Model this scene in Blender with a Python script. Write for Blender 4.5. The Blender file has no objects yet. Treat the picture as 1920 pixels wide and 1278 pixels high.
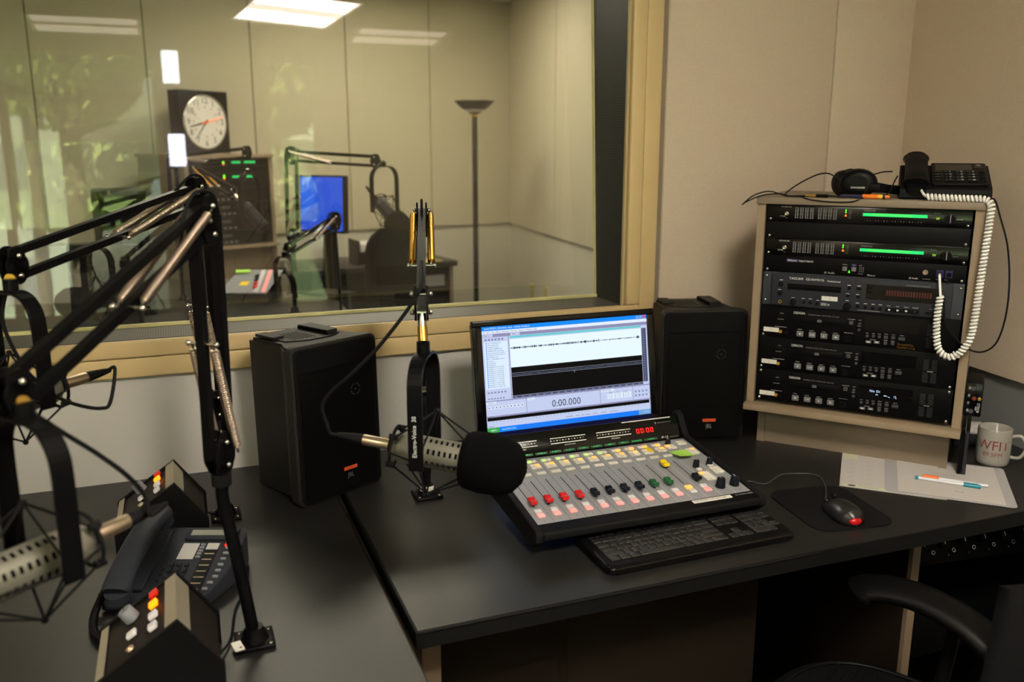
import bpy, bmesh, math, random
from mathutils import Vector, Matrix
random.seed(7)
C = bpy.context.scene.collection
PI = math.pi
V = Vector
# ---------------------------------------------------------------- materials
def lin(c):
    return tuple(((x/255)/12.92 if x/255 <= .04045 else ((x/255+.055)/1.055)**2.4) for x in c) + (1,)
MATS = {}
def mat(name, col, rough=.5, metal=0, em=0, bump=0, bscale=200, var=0, vscale=8, spec=.5, coat=0, emcol=None, sheen=0):
    m = bpy.data.materials.new(name); m.use_nodes = True
    nt = m.node_tree; b = nt.nodes['Principled BSDF']
    b.inputs['Base Color'].default_value = lin(col); b.inputs['Roughness'].default_value = rough
    b.inputs['Metallic'].default_value = metal; b.inputs['Specular IOR Level'].default_value = spec
    b.inputs['Coat Weight'].default_value = coat
    if sheen: b.inputs['Sheen Weight'].default_value = sheen
    if em:
        b.inputs['Emission Color'].default_value = lin(emcol or col); b.inputs['Emission Strength'].default_value = em
    tc = None
    if bump or var:
        tc = nt.nodes.new('ShaderNodeTexCoord')
    if bump:
        n = nt.nodes.new('ShaderNodeTexNoise'); n.inputs['Scale'].default_value = bscale; n.inputs['Detail'].default_value = 4
        nt.links.new(tc.outputs['Object'], n.inputs['Vector'])
        bp = nt.nodes.new('ShaderNodeBump'); bp.inputs['Strength'].default_value = bump; bp.inputs['Distance'].default_value = .002
        nt.links.new(n.outputs['Fac'], bp.inputs['Height']); nt.links.new(bp.outputs['Normal'], b.inputs['Normal'])
    if var:
        n = nt.nodes.new('ShaderNodeTexNoise'); n.inputs['Scale'].default_value = vscale; n.inputs['Detail'].default_value = 5
        nt.links.new(tc.outputs['Object'], n.inputs['Vector'])
        mx = nt.nodes.new('ShaderNodeMix'); mx.data_type = 'RGBA'
        c = lin(col)
        mx.inputs['A'].default_value = tuple(x*(1-var) for x in c[:3]) + (1,)
        mx.inputs['B'].default_value = tuple(min(1, x*(1+var)) for x in c[:3]) + (1,)
        nt.links.new(n.outputs['Fac'], mx.inputs['Factor']); nt.links.new(mx.outputs['Result'], b.inputs['Base Color'])
    MATS[name] = m
    return m
def perforated(name, metalcol, holecol, pitch, thr):
    m = mat(name, metalcol, .45, .3); nt = m.node_tree; b = nt.nodes['Principled BSDF']
    tc = nt.nodes.new('ShaderNodeTexCoord'); sp = nt.nodes.new('ShaderNodeSeparateXYZ'); nt.links.new(tc.outputs['Object'], sp.inputs[0])
    outs = []
    for ax in 'XYZ':
        mu = nt.nodes.new('ShaderNodeMath'); mu.operation = 'MULTIPLY'; mu.inputs[1].default_value = 2*PI/pitch; nt.links.new(sp.outputs[ax], mu.inputs[0])
        s = nt.nodes.new('ShaderNodeMath'); s.operation = 'SINE'; nt.links.new(mu.outputs[0], s.inputs[0]); outs.append(s)
    a = nt.nodes.new('ShaderNodeMath'); a.operation = 'ADD'; nt.links.new(outs[0].outputs[0], a.inputs[0]); nt.links.new(outs[1].outputs[0], a.inputs[1])
    a2 = nt.nodes.new('ShaderNodeMath'); a2.operation = 'ADD'; nt.links.new(a.outputs[0], a2.inputs[0]); nt.links.new(outs[2].outputs[0], a2.inputs[1])
    g = nt.nodes.new('ShaderNodeMath'); g.operation = 'GREATER_THAN'; g.inputs[1].default_value = thr; nt.links.new(a2.outputs[0], g.inputs[0])
    mx = nt.nodes.new('ShaderNodeMix'); mx.data_type = 'RGBA'; mx.inputs['A'].default_value = lin(metalcol); mx.inputs['B'].default_value = lin(holecol)
    nt.links.new(g.outputs[0], mx.inputs['Factor']); nt.links.new(mx.outputs['Result'], b.inputs['Base Color'])
    return m
def glassmat(name, tint, r0=.04, rough=0.0):
    m = bpy.data.materials.new(name); m.use_nodes = True; nt = m.node_tree; nt.nodes.clear()
    o = nt.nodes.new('ShaderNodeOutputMaterial'); t = nt.nodes.new('ShaderNodeBsdfTransparent'); t.inputs[0].default_value = tint
    g = nt.nodes.new('ShaderNodeBsdfGlossy'); g.inputs['Roughness'].default_value = rough
    lw = nt.nodes.new('ShaderNodeLayerWeight'); lw.inputs['Blend'].default_value = .5
    p = nt.nodes.new('ShaderNodeMath'); p.operation = 'POWER'; p.inputs[1].default_value = 5; nt.links.new(lw.outputs['Facing'], p.inputs[0])
    k = nt.nodes.new('ShaderNodeMath'); k.operation = 'MULTIPLY_ADD'; k.inputs[1].default_value = 1-r0; k.inputs[2].default_value = r0; nt.links.new(p.outputs[0], k.inputs[0])
    mx = nt.nodes.new('ShaderNodeMixShader'); nt.links.new(k.outputs[0], mx.inputs[0]); nt.links.new(t.outputs[0], mx.inputs[1]); nt.links.new(g.outputs[0], mx.inputs[2])
    nt.links.new(mx.outputs[0], o.inputs[0]); MATS[name] = m
    return m
def wood(name, col, var=.25):
    m = mat(name, col, .5); nt = m.node_tree; b = nt.nodes['Principled BSDF']
    tc = nt.nodes.new('ShaderNodeTexCoord'); mp = nt.nodes.new('ShaderNodeMapping'); mp.inputs['Scale'].default_value = (25, 25, 1.5)
    n = nt.nodes.new('ShaderNodeTexNoise'); n.inputs['Scale'].default_value = 1.5; n.inputs['Detail'].default_value = 6
    nt.links.new(tc.outputs['Object'], mp.inputs[0]); nt.links.new(mp.outputs[0], n.inputs['Vector'])
    mx = nt.nodes.new('ShaderNodeMix'); mx.data_type = 'RGBA'; c = lin(col)
    mx.inputs['A'].default_value = tuple(x*(1-var) for x in c[:3])+(1,); mx.inputs['B'].default_value = tuple(x*(1+var) for x in c[:3])+(1,)
    nt.links.new(n.outputs['Fac'], mx.inputs['Factor']); nt.links.new(mx.outputs['Result'], b.inputs['Base Color'])
    return m
# ---------------------------------------------------------------- mesh builder
class MB:
    def __init__(s, M=None):
        s.v = []; s.f = []; s.mi = []; s.sm = []; s.ms = []; s.M = M or Matrix()
    def _m(s, m):
        if m not in s.ms: s.ms.append(m)
        return s.ms.index(m)
    def add(s, vs, fs, m, smooth=False):
        o = len(s.v); k = s._m(m)
        s.v += [s.M @ V(p) for p in vs]
        for f in fs: s.f.append([i+o for i in f]); s.mi.append(k); s.sm.append(smooth)
        return s
    def box(s, x0, y0, z0, x1, y1, z1, m, bev=0, seg=2):
        x0, x1 = sorted((x0, x1)); y0, y1 = sorted((y0, y1)); z0, z1 = sorted((z0, z1))
        if bev <= 0:
            vs = [(x, y, z) for z in (z0, z1) for y in (y0, y1) for x in (x0, x1)]
            return s.add(vs, [(0, 2, 3, 1), (4, 5, 7, 6), (0, 1, 5, 4), (2, 6, 7, 3), (0, 4, 6, 2), (1, 3, 7, 5)], m)
        bm = bmesh.new(); bmesh.ops.create_cube(bm, size=1)
        for v in bm.verts: v.co = V(((x0+x1)/2+v.co.x*(x1-x0), (y0+y1)/2+v.co.y*(y1-y0), (z0+z1)/2+v.co.z*(z1-z0)))
        b = min(bev, .49*min(x1-x0, y1-y0, z1-z0))
        bmesh.ops.bevel(bm, geom=bm.edges[:], offset=b, segments=seg, profile=.5, affect='EDGES')
        return s.frombm(bm, m, seg > 1)
    def frombm(s, bm, m, smooth=False):
        bm.verts.index_update()
        s.add([v.co for v in bm.verts], [[v.index for v in f.verts] for f in bm.faces], m, smooth); bm.free()
        return s
    def rect(s, x0, y0, x1, y1, z, m):
        return s.add([(x0, y0, z), (x1, y0, z), (x1, y1, z), (x0, y1, z)], [(0, 1, 2, 3)], m)
    def quad(s, pts, m): return s.add(pts, [tuple(range(len(pts)))], m)
    def ring(s, c, d, r, n, up=None):
        d = V(d).normalized(); a = V((0, 0, 1)) if abs(d.z) < .9 else V((1, 0, 0))
        if up is not None: a = V(up)
        x = a.cross(d).normalized(); y = d.cross(x)
        return [V(c)+(x*math.cos(2*PI*i/n)+y*math.sin(2*PI*i/n))*r for i in range(n)]
    def skin(s, rings, m, caps=True, smooth=True, closed=False):
        n = len(rings[0]); vs = [p for r in rings for p in r]; fs = []
        L = len(rings)
        for j in range(L if closed else L-1):
            a = j*n; b = ((j+1) % L)*n
            for i in range(n): fs.append((a+i, a+(i+1) % n, b+(i+1) % n, b+i))
        s.add(vs, fs, m, smooth)
        if caps and not closed:
            s.add(list(rings[0]), [tuple(range(n))[::-1]], m); s.add(list(rings[-1]), [tuple(range(n))], m)
        return s
    def cyl(s, p, q, r, m, r2=None, n=16, caps=True):
        d = V(q)-V(p); r2 = r if r2 is None else r2
        return s.skin([s.ring(p, d, r, n), s.ring(q, d, r2, n)], m, caps)
    def lathe(s, p, d, prof, m, n=24, caps=True):
        d = V(d).normalized()
        return s.skin([s.ring(V(p)+d*t, d, max(r, 1e-5), n) for t, r in prof], m, caps)
    def tube(s, pts, r, m, n=8, closed=False):
        pts = [V(p) for p in pts]; L = len(pts); rings = []; up = None
        for i in range(L):
            if closed: d = pts[(i+1) % L]-pts[i-1]
            else: d = pts[min(i+1, L-1)]-pts[max(i-1, 0)]
            d.normalize()
            if up is None: up = V((0, 0, 1)) if abs(d.z) < .9 else V((1, 0, 0))
            x = up.cross(d)
            if x.length < 1e-4: x = V((1, 0, 0)).cross(d)
            x.normalize(); y = d.cross(x); up = y
            rr = r[i] if isinstance(r, (list, tuple)) else r
            rings.append([pts[i]+(x*math.cos(2*PI*k/n)+y*math.sin(2*PI*k/n))*rr for k in range(n)])
        return s.skin(rings, m, True, True, closed)
    def strap(s, pts, w, t, side, m):
        """flat bar along pts; side = width direction"""
        pts = [V(p) for p in pts]; side = V(side).normalized(); rings = []
        for i in range(len(pts)):
            d = (pts[min(i+1, len(pts)-1)]-pts[max(i-1, 0)]).normalized(); nn = side.cross(d).normalized()
            rings.append([pts[i]+side*w/2+nn*t/2, pts[i]-side*w/2+nn*t/2, pts[i]-side*w/2-nn*t/2, pts[i]+side*w/2-nn*t/2])
        return s.skin(rings, m, True, False)
    def spring(s, p, q, R, r, turns, m, seg=8, n=5):
        p = V(p); q = V(q); d = (q-p); L = d.length; d.normalize()
        a = V((0, 0, 1)) if abs(d.z) < .9 else V((1, 0, 0)); x = a.cross(d).normalized(); y = d.cross(x)
        N = int(turns*seg)
        return s.tube([p+d*L*i/N+(x*math.cos(2*PI*i/seg)+y*math.sin(2*PI*i/seg))*R for i in range(N+1)], r, m, n)
    def coil(s, pts, R, r, turns, m, seg=9, n=5):
        pts = smooth(pts, 24); ds = [0]
        for a, b in zip(pts, pts[1:]): ds.append(ds[-1]+(b-a).length)
        N = int(turns*seg); out = []; k = 0; up = V((.3, .2, 1)).normalized()
        for i in range(N+1):
            t = ds[-1]*i/N
            while k < len(ds)-2 and ds[k+1] < t: k += 1
            d = pts[k+1]-pts[k]; c = pts[k]+d*((t-ds[k])/max(1e-9, ds[k+1]-ds[k])); d.normalize()
            x = up.cross(d).normalized(); y = d.cross(x); up = y
            an = 2*PI*i/seg; out.append(c+(x*math.cos(an)+y*math.sin(an))*R)
            up = y
        return s.tube(out, r, m, n)
    def prism(s, poly, z0, z1, m, smooth=False):
        n = len(poly); vs = [(x, y, z0) for x, y in poly]+[(x, y, z1) for x, y in poly]
        ar = sum(poly[i][0]*poly[(i+1) % n][1]-poly[(i+1) % n][0]*poly[i][1] for i in range(n))
        fs = [tuple(range(n))[::-1], tuple(range(n, 2*n))]
        if ar < 0: fs = [tuple(range(n)), tuple(range(n, 2*n))[::-1]]
        s.add(vs, fs, m)
        side = [(i, (i+1) % n, n+(i+1) % n, n+i) if ar > 0 else (i, n+i, n+(i+1) % n, (i+1) % n) for i in range(n)]
        return s.add(vs, side, m, smooth)
    def rrect(s, x0, y0, x1, y1, rad, z0, z1, m, n=5, top=0):
        def pl(i):
            P = []
            for cx, cy, a in ((x1-rad, y1-rad, 0), (x0+rad, y1-rad, 90), (x0+rad, y0+rad, 180), (x1-rad, y0+rad, 270)):
                for k in range(n+1):
                    t = math.radians(a+90*k/n); P.append((cx+(rad-i)*math.cos(t), cy+(rad-i)*math.sin(t)))
            return P
        if top:
            R = [[V((x, y, z0)) for x, y in pl(0)]]
            for k in range(5):
                t = PI/2*k/4; R.append([V((x, y, z1-top+top*math.sin(t))) for x, y in pl(top*(1-math.cos(t)))])
            return s.skin(R, m)
        return s.prism(pl(0), z0, z1, m)
    def sphere(s, c, r, m, sc=(1, 1, 1), n=16, k=10):
        c = V(c); R = []
        for j in range(k+1):
            t = PI*j/k; R.append([c+V((r*sc[0]*max(math.sin(t), 1e-4)*math.cos(2*PI*i/n), r*sc[1]*max(math.sin(t), 1e-4)*math.sin(2*PI*i/n), -r*sc[2]*math.cos(t))) for i in range(n)])
        return s.skin(R, m, False)
    def disc(s, x, y, z, r, m, n=16):
        return s.add([(x+r*math.cos(2*PI*i/n), y+r*math.sin(2*PI*i/n), z) for i in range(n)], [tuple(range(n))], m)
    def text(s, st, x, y, z, size, m, align='LEFT', rot=0, sx=1, sp=1.0):
        vs, fs = textmesh(st, align, sp); c, sn = math.cos(rot), math.sin(rot)
        return s.add([(x+(a*sx*c-b*sn)*size, y+(a*sx*sn+b*c)*size, z) for a, b in vs], fs, m)
    def build(s, name, parent=None, smooth_angle=None):
        me = bpy.data.meshes.new(name); me.from_pydata([tuple(v) for v in s.v], [], s.f)
        for k in s.ms: me.materials.append(MATS[k])
        me.polygons.foreach_set('material_index', s.mi); me.polygons.foreach_set('use_smooth', s.sm); me.update()
        o = bpy.data.objects.new(name, me); C.objects.link(o)
        if parent is not None: o.parent = parent
        return o
_T = {}
def textmesh(st, align, sp):
    k = (st, align, sp)
    if k not in _T:
        cu = bpy.data.curves.new('t', 'FONT'); cu.body = st; cu.align_x = align; cu.align_y = 'CENTER'; cu.resolution_u = 2; cu.space_character = sp
        o = bpy.data.objects.new('t', cu); C.objects.link(o); me = o.to_mesh()
        _T[k] = ([(v.co.x, v.co.y) for v in me.vertices], [tuple(p.vertices) for p in me.polygons])
        o.to_mesh_clear(); bpy.data.objects.remove(o); bpy.data.curves.remove(cu)
    return _T[k]
def smooth(pts, k=6):
    P = [V(p) for p in pts]; out = []
    Q = [P[0]*2-P[1]]+P+[P[-1]*2-P[-2]]
    for i in range(1, len(Q)-2):
        a, b, c, d = Q[i-1:i+3]
        for j in range(k):
            t = j/k; out.append(.5*((2*b)+(c-a)*t+(2*a-5*b+4*c-d)*t*t+(3*b-3*c+d-a)*t**3))
    out.append(P[-1]); return out
def thing(name, label, cat, loc=(0, 0, 0), rot=(0, 0, 0), group=None):
    o = bpy.data.objects.new(name, None); C.objects.link(o); o.location = loc; o.rotation_euler = rot
    o.empty_display_size = .05
    o['label'] = label; o['category'] = cat
    if group: o['group'] = group
    return o
def tag(o, label, cat, group=None):
    o['label'] = label; o['category'] = cat
    if group: o['group'] = group
    return o
def struct(o): o['kind'] = 'structure'; return o
def sroot(name):
    o = bpy.data.objects.new(name, None); C.objects.link(o); o['kind'] = 'structure'; return o
def kids(o): return [x for x in bpy.data.objects if x.parent == o]
def dup(root, loc=None, rot=None, label=None):
    r = root.copy(); C.objects.link(r)
    if loc is not None: r.location = loc
    if rot is not None: r.rotation_euler = rot
    if label: r['label'] = label
    for ch in kids(root):
        c = ch.copy(); C.objects.link(c); c.parent = r
        for g in kids(ch):
            d = g.copy(); C.objects.link(d); d.parent = c
    return r
# ---------------------------------------------------------------- camera
CZ = 1.56; TH = math.radians(12.55); YW = math.radians(21.1); FPX = 1635.
cam = bpy.data.cameras.new('camera'); co = bpy.data.objects.new('camera', cam); C.objects.link(co)
co.location = (0, 0, CZ); co.rotation_euler = (PI/2-TH, 0, -YW)
cam.sensor_width = 36; cam.lens = FPX/1920*36; cam.clip_start = .05; cam.clip_end = 200
cam.dof.use_dof = True; cam.dof.focus_distance = 1.95; cam.dof.aperture_fstop = 3.2
bpy.context.scene.camera = co
def W(u, v, D):
    """world point at horizontal distance D ahead of the photographer, in the direction of photo position (u, v)"""
    dx = (u-960)/FPX; dy = (639-v)/FPX; F = math.cos(TH)+dy*math.sin(TH); U = -math.sin(TH)+dy*math.cos(TH); t = D/F
    return V(((F*math.sin(YW)+dx*math.cos(YW))*t, (F*math.cos(YW)-dx*math.sin(YW))*t, CZ+U*t))
DZ = .74
def ring_pts(c, r, a0, a1, n): return [(c[0]+r*math.cos(a0+(a1-a0)*i/n), c[1]+r*math.sin(a0+(a1-a0)*i/n)) for i in range(n+1)]
# ---------------------------------------------------------------- materials used
def mm(*a, **k): return mat(*a, **k)
mm('paint_white', (190, 187, 183), .6, var=.03, vscale=3)
mm('paint_far', (200, 195, 176), .6, var=.03, vscale=3)
mm('lcd_dark', (38, 37, 33), .3)
mm('paint_blue_grey', (128, 130, 130), .7, var=.04)
mm('ceiling_white', (200, 198, 190), .9, bump=.4, bscale=60)
mm('fabric_wall', (206, 189, 168), .95, bump=.9, bscale=350, var=.09, vscale=160)
mm('fabric_far', (190, 182, 156), .95, bump=.5, bscale=300, var=.03, vscale=60)
mm('seam_dark', (70, 60, 50), .9)
mm('frame_tan', (203, 178, 130), .42, var=.05, vscale=4)
mm('frame_edge', (178, 160, 118), .5)
mm('stop_yellow', (205, 200, 140), .5)
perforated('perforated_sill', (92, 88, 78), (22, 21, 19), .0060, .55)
perforated('perforated_jamb', (50, 48, 43), (14, 13, 12), .0075, .55)  # darker copy of the sill metal; the jamb's shade is in its colour
glassmat('glass_pane', (.95, .95, .905, 1), .075)
glassmat('glass_far', (.96, .96, .925, 1), .075)
glassmat('glass_ext', (.78, .80, .70, 1), .04)
mm('carpet', (38, 35, 32), 1, spec=.09, bump=1, bscale=500, var=.2, vscale=90)
mm('laminate_dark', (31, 31, 30), .34, var=.12, vscale=60, bump=.12, bscale=900, spec=.42)
mm('edge_black', (22, 22, 22), .45, spec=.09)
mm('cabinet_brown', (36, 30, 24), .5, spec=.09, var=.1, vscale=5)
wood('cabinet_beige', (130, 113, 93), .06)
mm('hutch_beige', (128, 114, 97), .5, var=.07, vscale=20, bump=.15, bscale=300)
mm('hutch_edge', (145, 127, 104), .5, var=.05, vscale=20)
mm('plastic_black', (16, 16, 17), .5, spec=.09, bump=.15, bscale=900)
mm('plastic_dark', (12, 12, 13), .38, spec=.09)
mm('speaker_shell', (36, 35, 33), .45, spec=.12, bump=.4, bscale=1200)
mm('speaker_baffle', (12, 12, 13), .55, spec=.09, bump=.3, bscale=1200)
perforated('speaker_grille', (9, 9, 9), (3, 3, 3), .0035, .8).node_tree.nodes['Principled BSDF'].inputs['Specular IOR Level'].default_value = .08
MATS['speaker_grille'].node_tree.nodes['Principled BSDF'].inputs['Metallic'].default_value = 0
mm('gloss_black', (8, 8, 9), .15, spec=.35)
mm('metal_black', (11, 11, 12), .35, spec=.09)
mm('chrome', (205, 200, 192), .2, metal=1)
mm('spring_steel', (190, 172, 158), .3, metal=1)
mm('brass', (214, 168, 80), .25, metal=1)
mm('mic_beige', (112, 110, 98), .5, metal=.2)
mm('xlr_nickel', (205, 186, 160), .3, metal=.9)
mm('foam_black', (5, 5, 6), 1, spec=.09, bump=.8, bscale=700)
mm('rubber', (22, 22, 23), .65, spec=.09)
mm('red_sleeve', (190, 60, 40), .5)
mm('white_label', (225, 222, 214), .6)
mm('ink', (30, 30, 32), .7)
mm('ink_grey', (125, 125, 125), .7)
mm('white_print', (235, 235, 235), .6)
mm('grey_print', (140, 140, 142), .6)
mm('orange_badge', (225, 88, 50), .4)
mm('dark_mark', (120, 40, 25), .5)
mm('silver_plate', (150, 152, 157), .42, metal=.15, var=.03, vscale=30)
mm('line_grey', (96, 98, 102), .6)
mm('line_light', (205, 207, 210), .5)
mm('button_cream', (222, 218, 205), .4)
mm('button_white', (225, 222, 224), .4)
mm('lit_pink', (250, 165, 162), .4, em=.35)
mm('lit_amber', (255, 185, 95), .4, em=.75)
mm('lit_green', (200, 228, 150), .4, em=.35)
mm('lit_orange', (255, 130, 10), .3, em=2.2)
mm('lit_red_dim', (190, 30, 15), .3, em=.35)
mm('cap_red', (200, 20, 22), .35)
mm('cap_black', (24, 28, 34), .3, spec=.09)
mm('cap_green', (16, 84, 42), .35)
mm('cap_yellow', (240, 208, 10), .35)
mm('sticky_yellow', (250, 215, 30), .7)
mm('sticky_green', (170, 222, 90), .7)
mm('led_green', (20, 205, 110), .4, em=.6)
mm('led_green_dim', (10, 110, 55), .4, em=.5)
mm('led_green_dark', (8, 60, 30), .4, em=.2)
mm('led_bright_green', (90, 255, 40), .4, em=1.6)
mm('led_orange', (255, 110, 20), .4, em=1.6)
mm('led_red', (255, 30, 20), .4, em=1.6)
mm('led_red_dim', (62, 10, 8), .5, em=.12)
mm('led_blue', (40, 40, 255), .4, em=4)
mm('led_white', (190, 215, 255), .4, em=.9)
mm('logo_green', (150, 215, 60), .4, em=.6)
mm('rack_black', (9, 9, 10), .42, spec=.09, var=.1, vscale=30)
mm('rack_gap', (4, 4, 4), .8, spec=.09)
mm('rack_blank', (18, 18, 19), .45, spec=.09)
mm('recorder_grey', (46, 48, 53), .42, spec=.09)
mm('recorder_ear', (62, 66, 72), .42, spec=.09)
mm('display_black', (7, 7, 9), .15)
mm('key_grey', (105, 107, 110), .4)
mm('key_mid', (66, 68, 71), .4)
mm('phone_grey', (44, 47, 54), .45, spec=.09, bump=.1, bscale=800)
mm('phone_grey_dark', (40, 42, 48), .4, spec=.09)
mm('lcd_grey', (120, 122, 108), .3)
mm('acetate_glare', (215, 215, 212), .12, metal=.25, spec=1)  # pale base colour stands in for window light mirrored in the clear film
mm('aluminium', (176, 168, 148), .4, metal=.5)
mm('turret_panel', (34, 30, 26), .45, spec=.09)
mm('knob_grey', (120, 122, 128), .45)
mm('paper', (200, 195, 192), .7, var=.03)
mm('paper_green', (205, 210, 180), .7)
mm('sleeve', (190, 188, 192), .12, spec=.7)
mm('teal', (20, 130, 150), .4)
mm('orange_cap', (235, 120, 60), .4)
mm('pen_white', (225, 228, 235), .35)
mm('ceramic', (158, 155, 148), .18, coat=.4)
mm('maroon', (120, 45, 45), .4)
mm('cord_white', (248, 246, 242), .45)
mm('cable_grey', (62, 64, 68), .5)
mm('key_black', (38, 38, 39), .35, spec=.5)
mm('mat_black', (20, 20, 21), .85, spec=.09, bump=.3, bscale=900)
mm('mouse_grey', (30, 30, 31), .3, spec=.4)
mm('mouse_red', (190, 16, 20), .25, em=.12)
mm('tool_orange', (240, 125, 25), .4)
mm('tool_yellow', (240, 190, 50), .4)
mm('tool_blue', (32, 30, 62), .4)
mm('gold', (225, 180, 70), .3, metal=1)
mm('jack_blue', (28, 30, 80), .4)
mm('chair_fabric', (10, 10, 11), .9, spec=.09, bump=.6, bscale=300)
mm('chair_plastic', (13, 13, 13), .4, spec=.09)
mm('headphone_pad', (20, 20, 21), .6, spec=.09)
mm('lamp_black', (28, 26, 24), .4, spec=.09)
mm('clock_face', (222, 220, 212), .4)
mm('lcd_blue', (22, 70, 200), .5, em=.85)
mm('lcd_blue_light', (34, 88, 215), .5, em=.85)
mm('tower_black', (28, 28, 30), .5, spec=.09)
mm('outlet_tan', (190, 175, 110), .5)
mm('light_pan', (225, 225, 220), .5)
mm('diffuser_near', (255, 243, 226), .5, em=12)
mm('diffuser_far', (255, 246, 228), .5, em=7)
mm('diffuser_dim', (255, 240, 220), .5, em=.35)
mm('tube_glow', (255, 244, 228), .5, em=1)
mm('grass', (122, 142, 84), .9, var=.3, vscale=2)
mm('bark', (70, 58, 45), .9, var=.2)
mm('leaf', (104, 112, 58), .7, var=.5, vscale=6)
mm('stucco', (235, 235, 230), .8)
mm('asphalt', (120, 120, 118), .9)
mm('roof_grey', (90, 92, 98), .8)
for n_, c_, e_ in (('ui_title', (20, 135, 250), 1), ('ui_menu', (222, 232, 250), 1), ('ui_bar', (140, 138, 175), 1), ('ui_panel', (190, 200, 232), 1), ('ui_list', (214, 230, 252), 1), ('ui_white', (226, 242, 255), 1),
                   ('ui_black', (6, 6, 8), .3), ('ui_green', (95, 200, 205), 1), ('ui_dark', (72, 76, 105), 1), ('ui_task', (25, 120, 240), 1), ('ui_start', (60, 165, 70), 1), ('ui_ink', (45, 60, 85), .6),
                   ('ui_wave', (20, 60, 85), .4), ('ui_line', (150, 155, 175), 1), ('ui_red', (225, 80, 95), 1), ('ui_faint', (120, 130, 160), 1), ('ui_navy', (14, 14, 60), .6), ('ui_sky', (110, 160, 215), 1)):
    m_ = mat(n_, c_, .6, em=1.08*e_)
    m_.node_tree.nodes['Principled BSDF'].inputs['Base Color'].default_value = (.003, .003, .004, 1); m_.node_tree.nodes['Principled BSDF'].inputs['Specular IOR Level'].default_value = .08
# ---------------------------------------------------------------- the near studio (structure)
WY = 2.275; XO = 1.331; ZT = 2.16; XL = -1.45; CEIL = 2.6
RC = V((2.253, WY, 0)); rd = V((-.143, -.99, 0)).normalized()          # right wall: a little out of square
BY = -2.4
RB = RC+rd*((WY-BY)/-rd.y)
o = struct(MB().box(-2.7, BY-.1, -.05, 2.5, WY+.3, 0, 'carpet').build('floor'))
MB().box(-3.2, WY+.3, -.05, 3.2, 7.6, 0, 'carpet').build('far_floor', o)
o = struct(MB().box(-2.7, BY-.1, CEIL, 2.5, WY+.3, CEIL+.05, 'ceiling_white').build('ceiling'))
MB().box(-3.2, WY+.3, CEIL+.1, 3.2, 7.6, CEIL+.15, 'ceiling_white').build('far_ceiling', o)
wb = sroot('wall_back')
b = MB(); T = WY+.34
b.box(-2.7, WY, 0, 2.6, T, 1.06, 'paint_white'); b.box(-2.7, WY, 1.06, 1.229, WY+.15, 1.0935, 'paint_white'); b.box(-2.7, WY, ZT, 2.6, T, 2.75, 'paint_white')
b.box(-2.7, WY, 1.06, XL, T, ZT, 'paint_white'); b.box(1.229, WY, 1.06, 2.6, WY+.165, ZT, 'paint_white'); b.box(1.315, WY+.165, 1.06, 2.6, T, ZT, 'paint_white')
b.build('wall_core', wb)
b = MB(); b.box(1.345, WY-.02, .925, 1.929, WY, 2.6, 'fabric_wall', .004); b.build('fabric_panel', wb)
b = MB(); b.box(1.933, WY-.02, .925, 2.255, WY, 2.6, 'fabric_wall', .004); b.build('fabric_panel', wb)
b = MB(); b.box(1.331, WY-.012, .925, 1.345, WY, 2.6, 'hutch_beige'); b.build('panel_edge_strip', wb)
def wall_seg(name, P, Q, th, m, z0, z1, out):
    """upright slab from P to Q; out = +1/-1 side on which its thickness lies"""
    d = (Q-P).normalized(); n = V((-d.y, d.x, 0))*out*th
    b = MB(); b.add([P+V((0, 0, z0)), Q+V((0, 0, z0)), Q+n+V((0, 0, z0)), P+n+V((0, 0, z0)), P+V((0, 0, z1)), Q+V((0, 0, z1)), Q+n+V((0, 0, z1)), P+n+V((0, 0, z1))],
                    [(0, 1, 2, 3), (4, 5, 6, 7), (0, 1, 5, 4), (1, 2, 6, 5), (2, 3, 7, 6), (3, 0, 4, 7)], m)
    return b
wr = sroot('wall_right')
wall_seg('', RC, RB, .12, 'paint_blue_grey', 0, 2.6, 1).build('wall_core', wr)
nr = V((rd.y, -rd.x, 0))                                                 # into the room
k0 = 0
for k, L in enumerate((1.25, 1.22, 1.22, .98)):
    P = RC+rd*(k0+.003); Q = RC+rd*(k0+L-.002); k0 += L
    wall_seg('', P, Q, .02, 'fabric_wall', .925, 2.6, -1).build('fabric_panel', wr)
o = struct(MB().box(-2.75, BY, 0, -2.65, WY, 2.6, 'fabric_wall').build('wall_left'))
b = MB()
W1 = (-2.2, -.03, .9, 2.28); W2 = (.74, 1.2, .9, 2.27)
b.box(-2.7, BY-.12, 0, 2.5, BY, .9, 'paint_white'); b.box(-2.7, BY-.12, 2.28, 2.5, BY, 2.6, 'fabric_wall')
b.box(-2.7, BY-.12, .9, W1[0], BY, 2.28, 'fabric_wall'); b.box(W1[1], BY-.12, .9, W2[0], BY, 2.28, 'fabric_wall'); b.box(W2[1], BY-.12, .9, 2.5, BY, 2.28, 'fabric_wall')
struct(b.build('wall_front'))
for i, w in enumerate((W1, W2)):
    r = sroot('window_%d' % (i+2)); b = MB(); x0, x1, z0, z1 = w; t = .045
    b.box(x0, BY-.09, z0, x1, BY-.02, z0+t, 'frame_tan'); b.box(x0, BY-.09, z1-t, x1, BY-.02, z1, 'frame_tan')
    b.box(x0, BY-.09, z0+t, x0+t, BY-.02, z1-t, 'frame_tan'); b.box(x1-t, BY-.09, z0+t, x1, BY-.02, z1-t, 'frame_tan')
    if i == 0: b.box((x0+x1)/2-.03, BY-.09, z0+t, (x0+x1)/2+.03, BY-.02, z1-t, 'frame_tan')
    b.build('window_frame', r)
    MB().box(x0+t, BY-.06, z0+t, x1-t, BY-.055, z1-t, 'glass_ext').build('pane', r)
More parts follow.
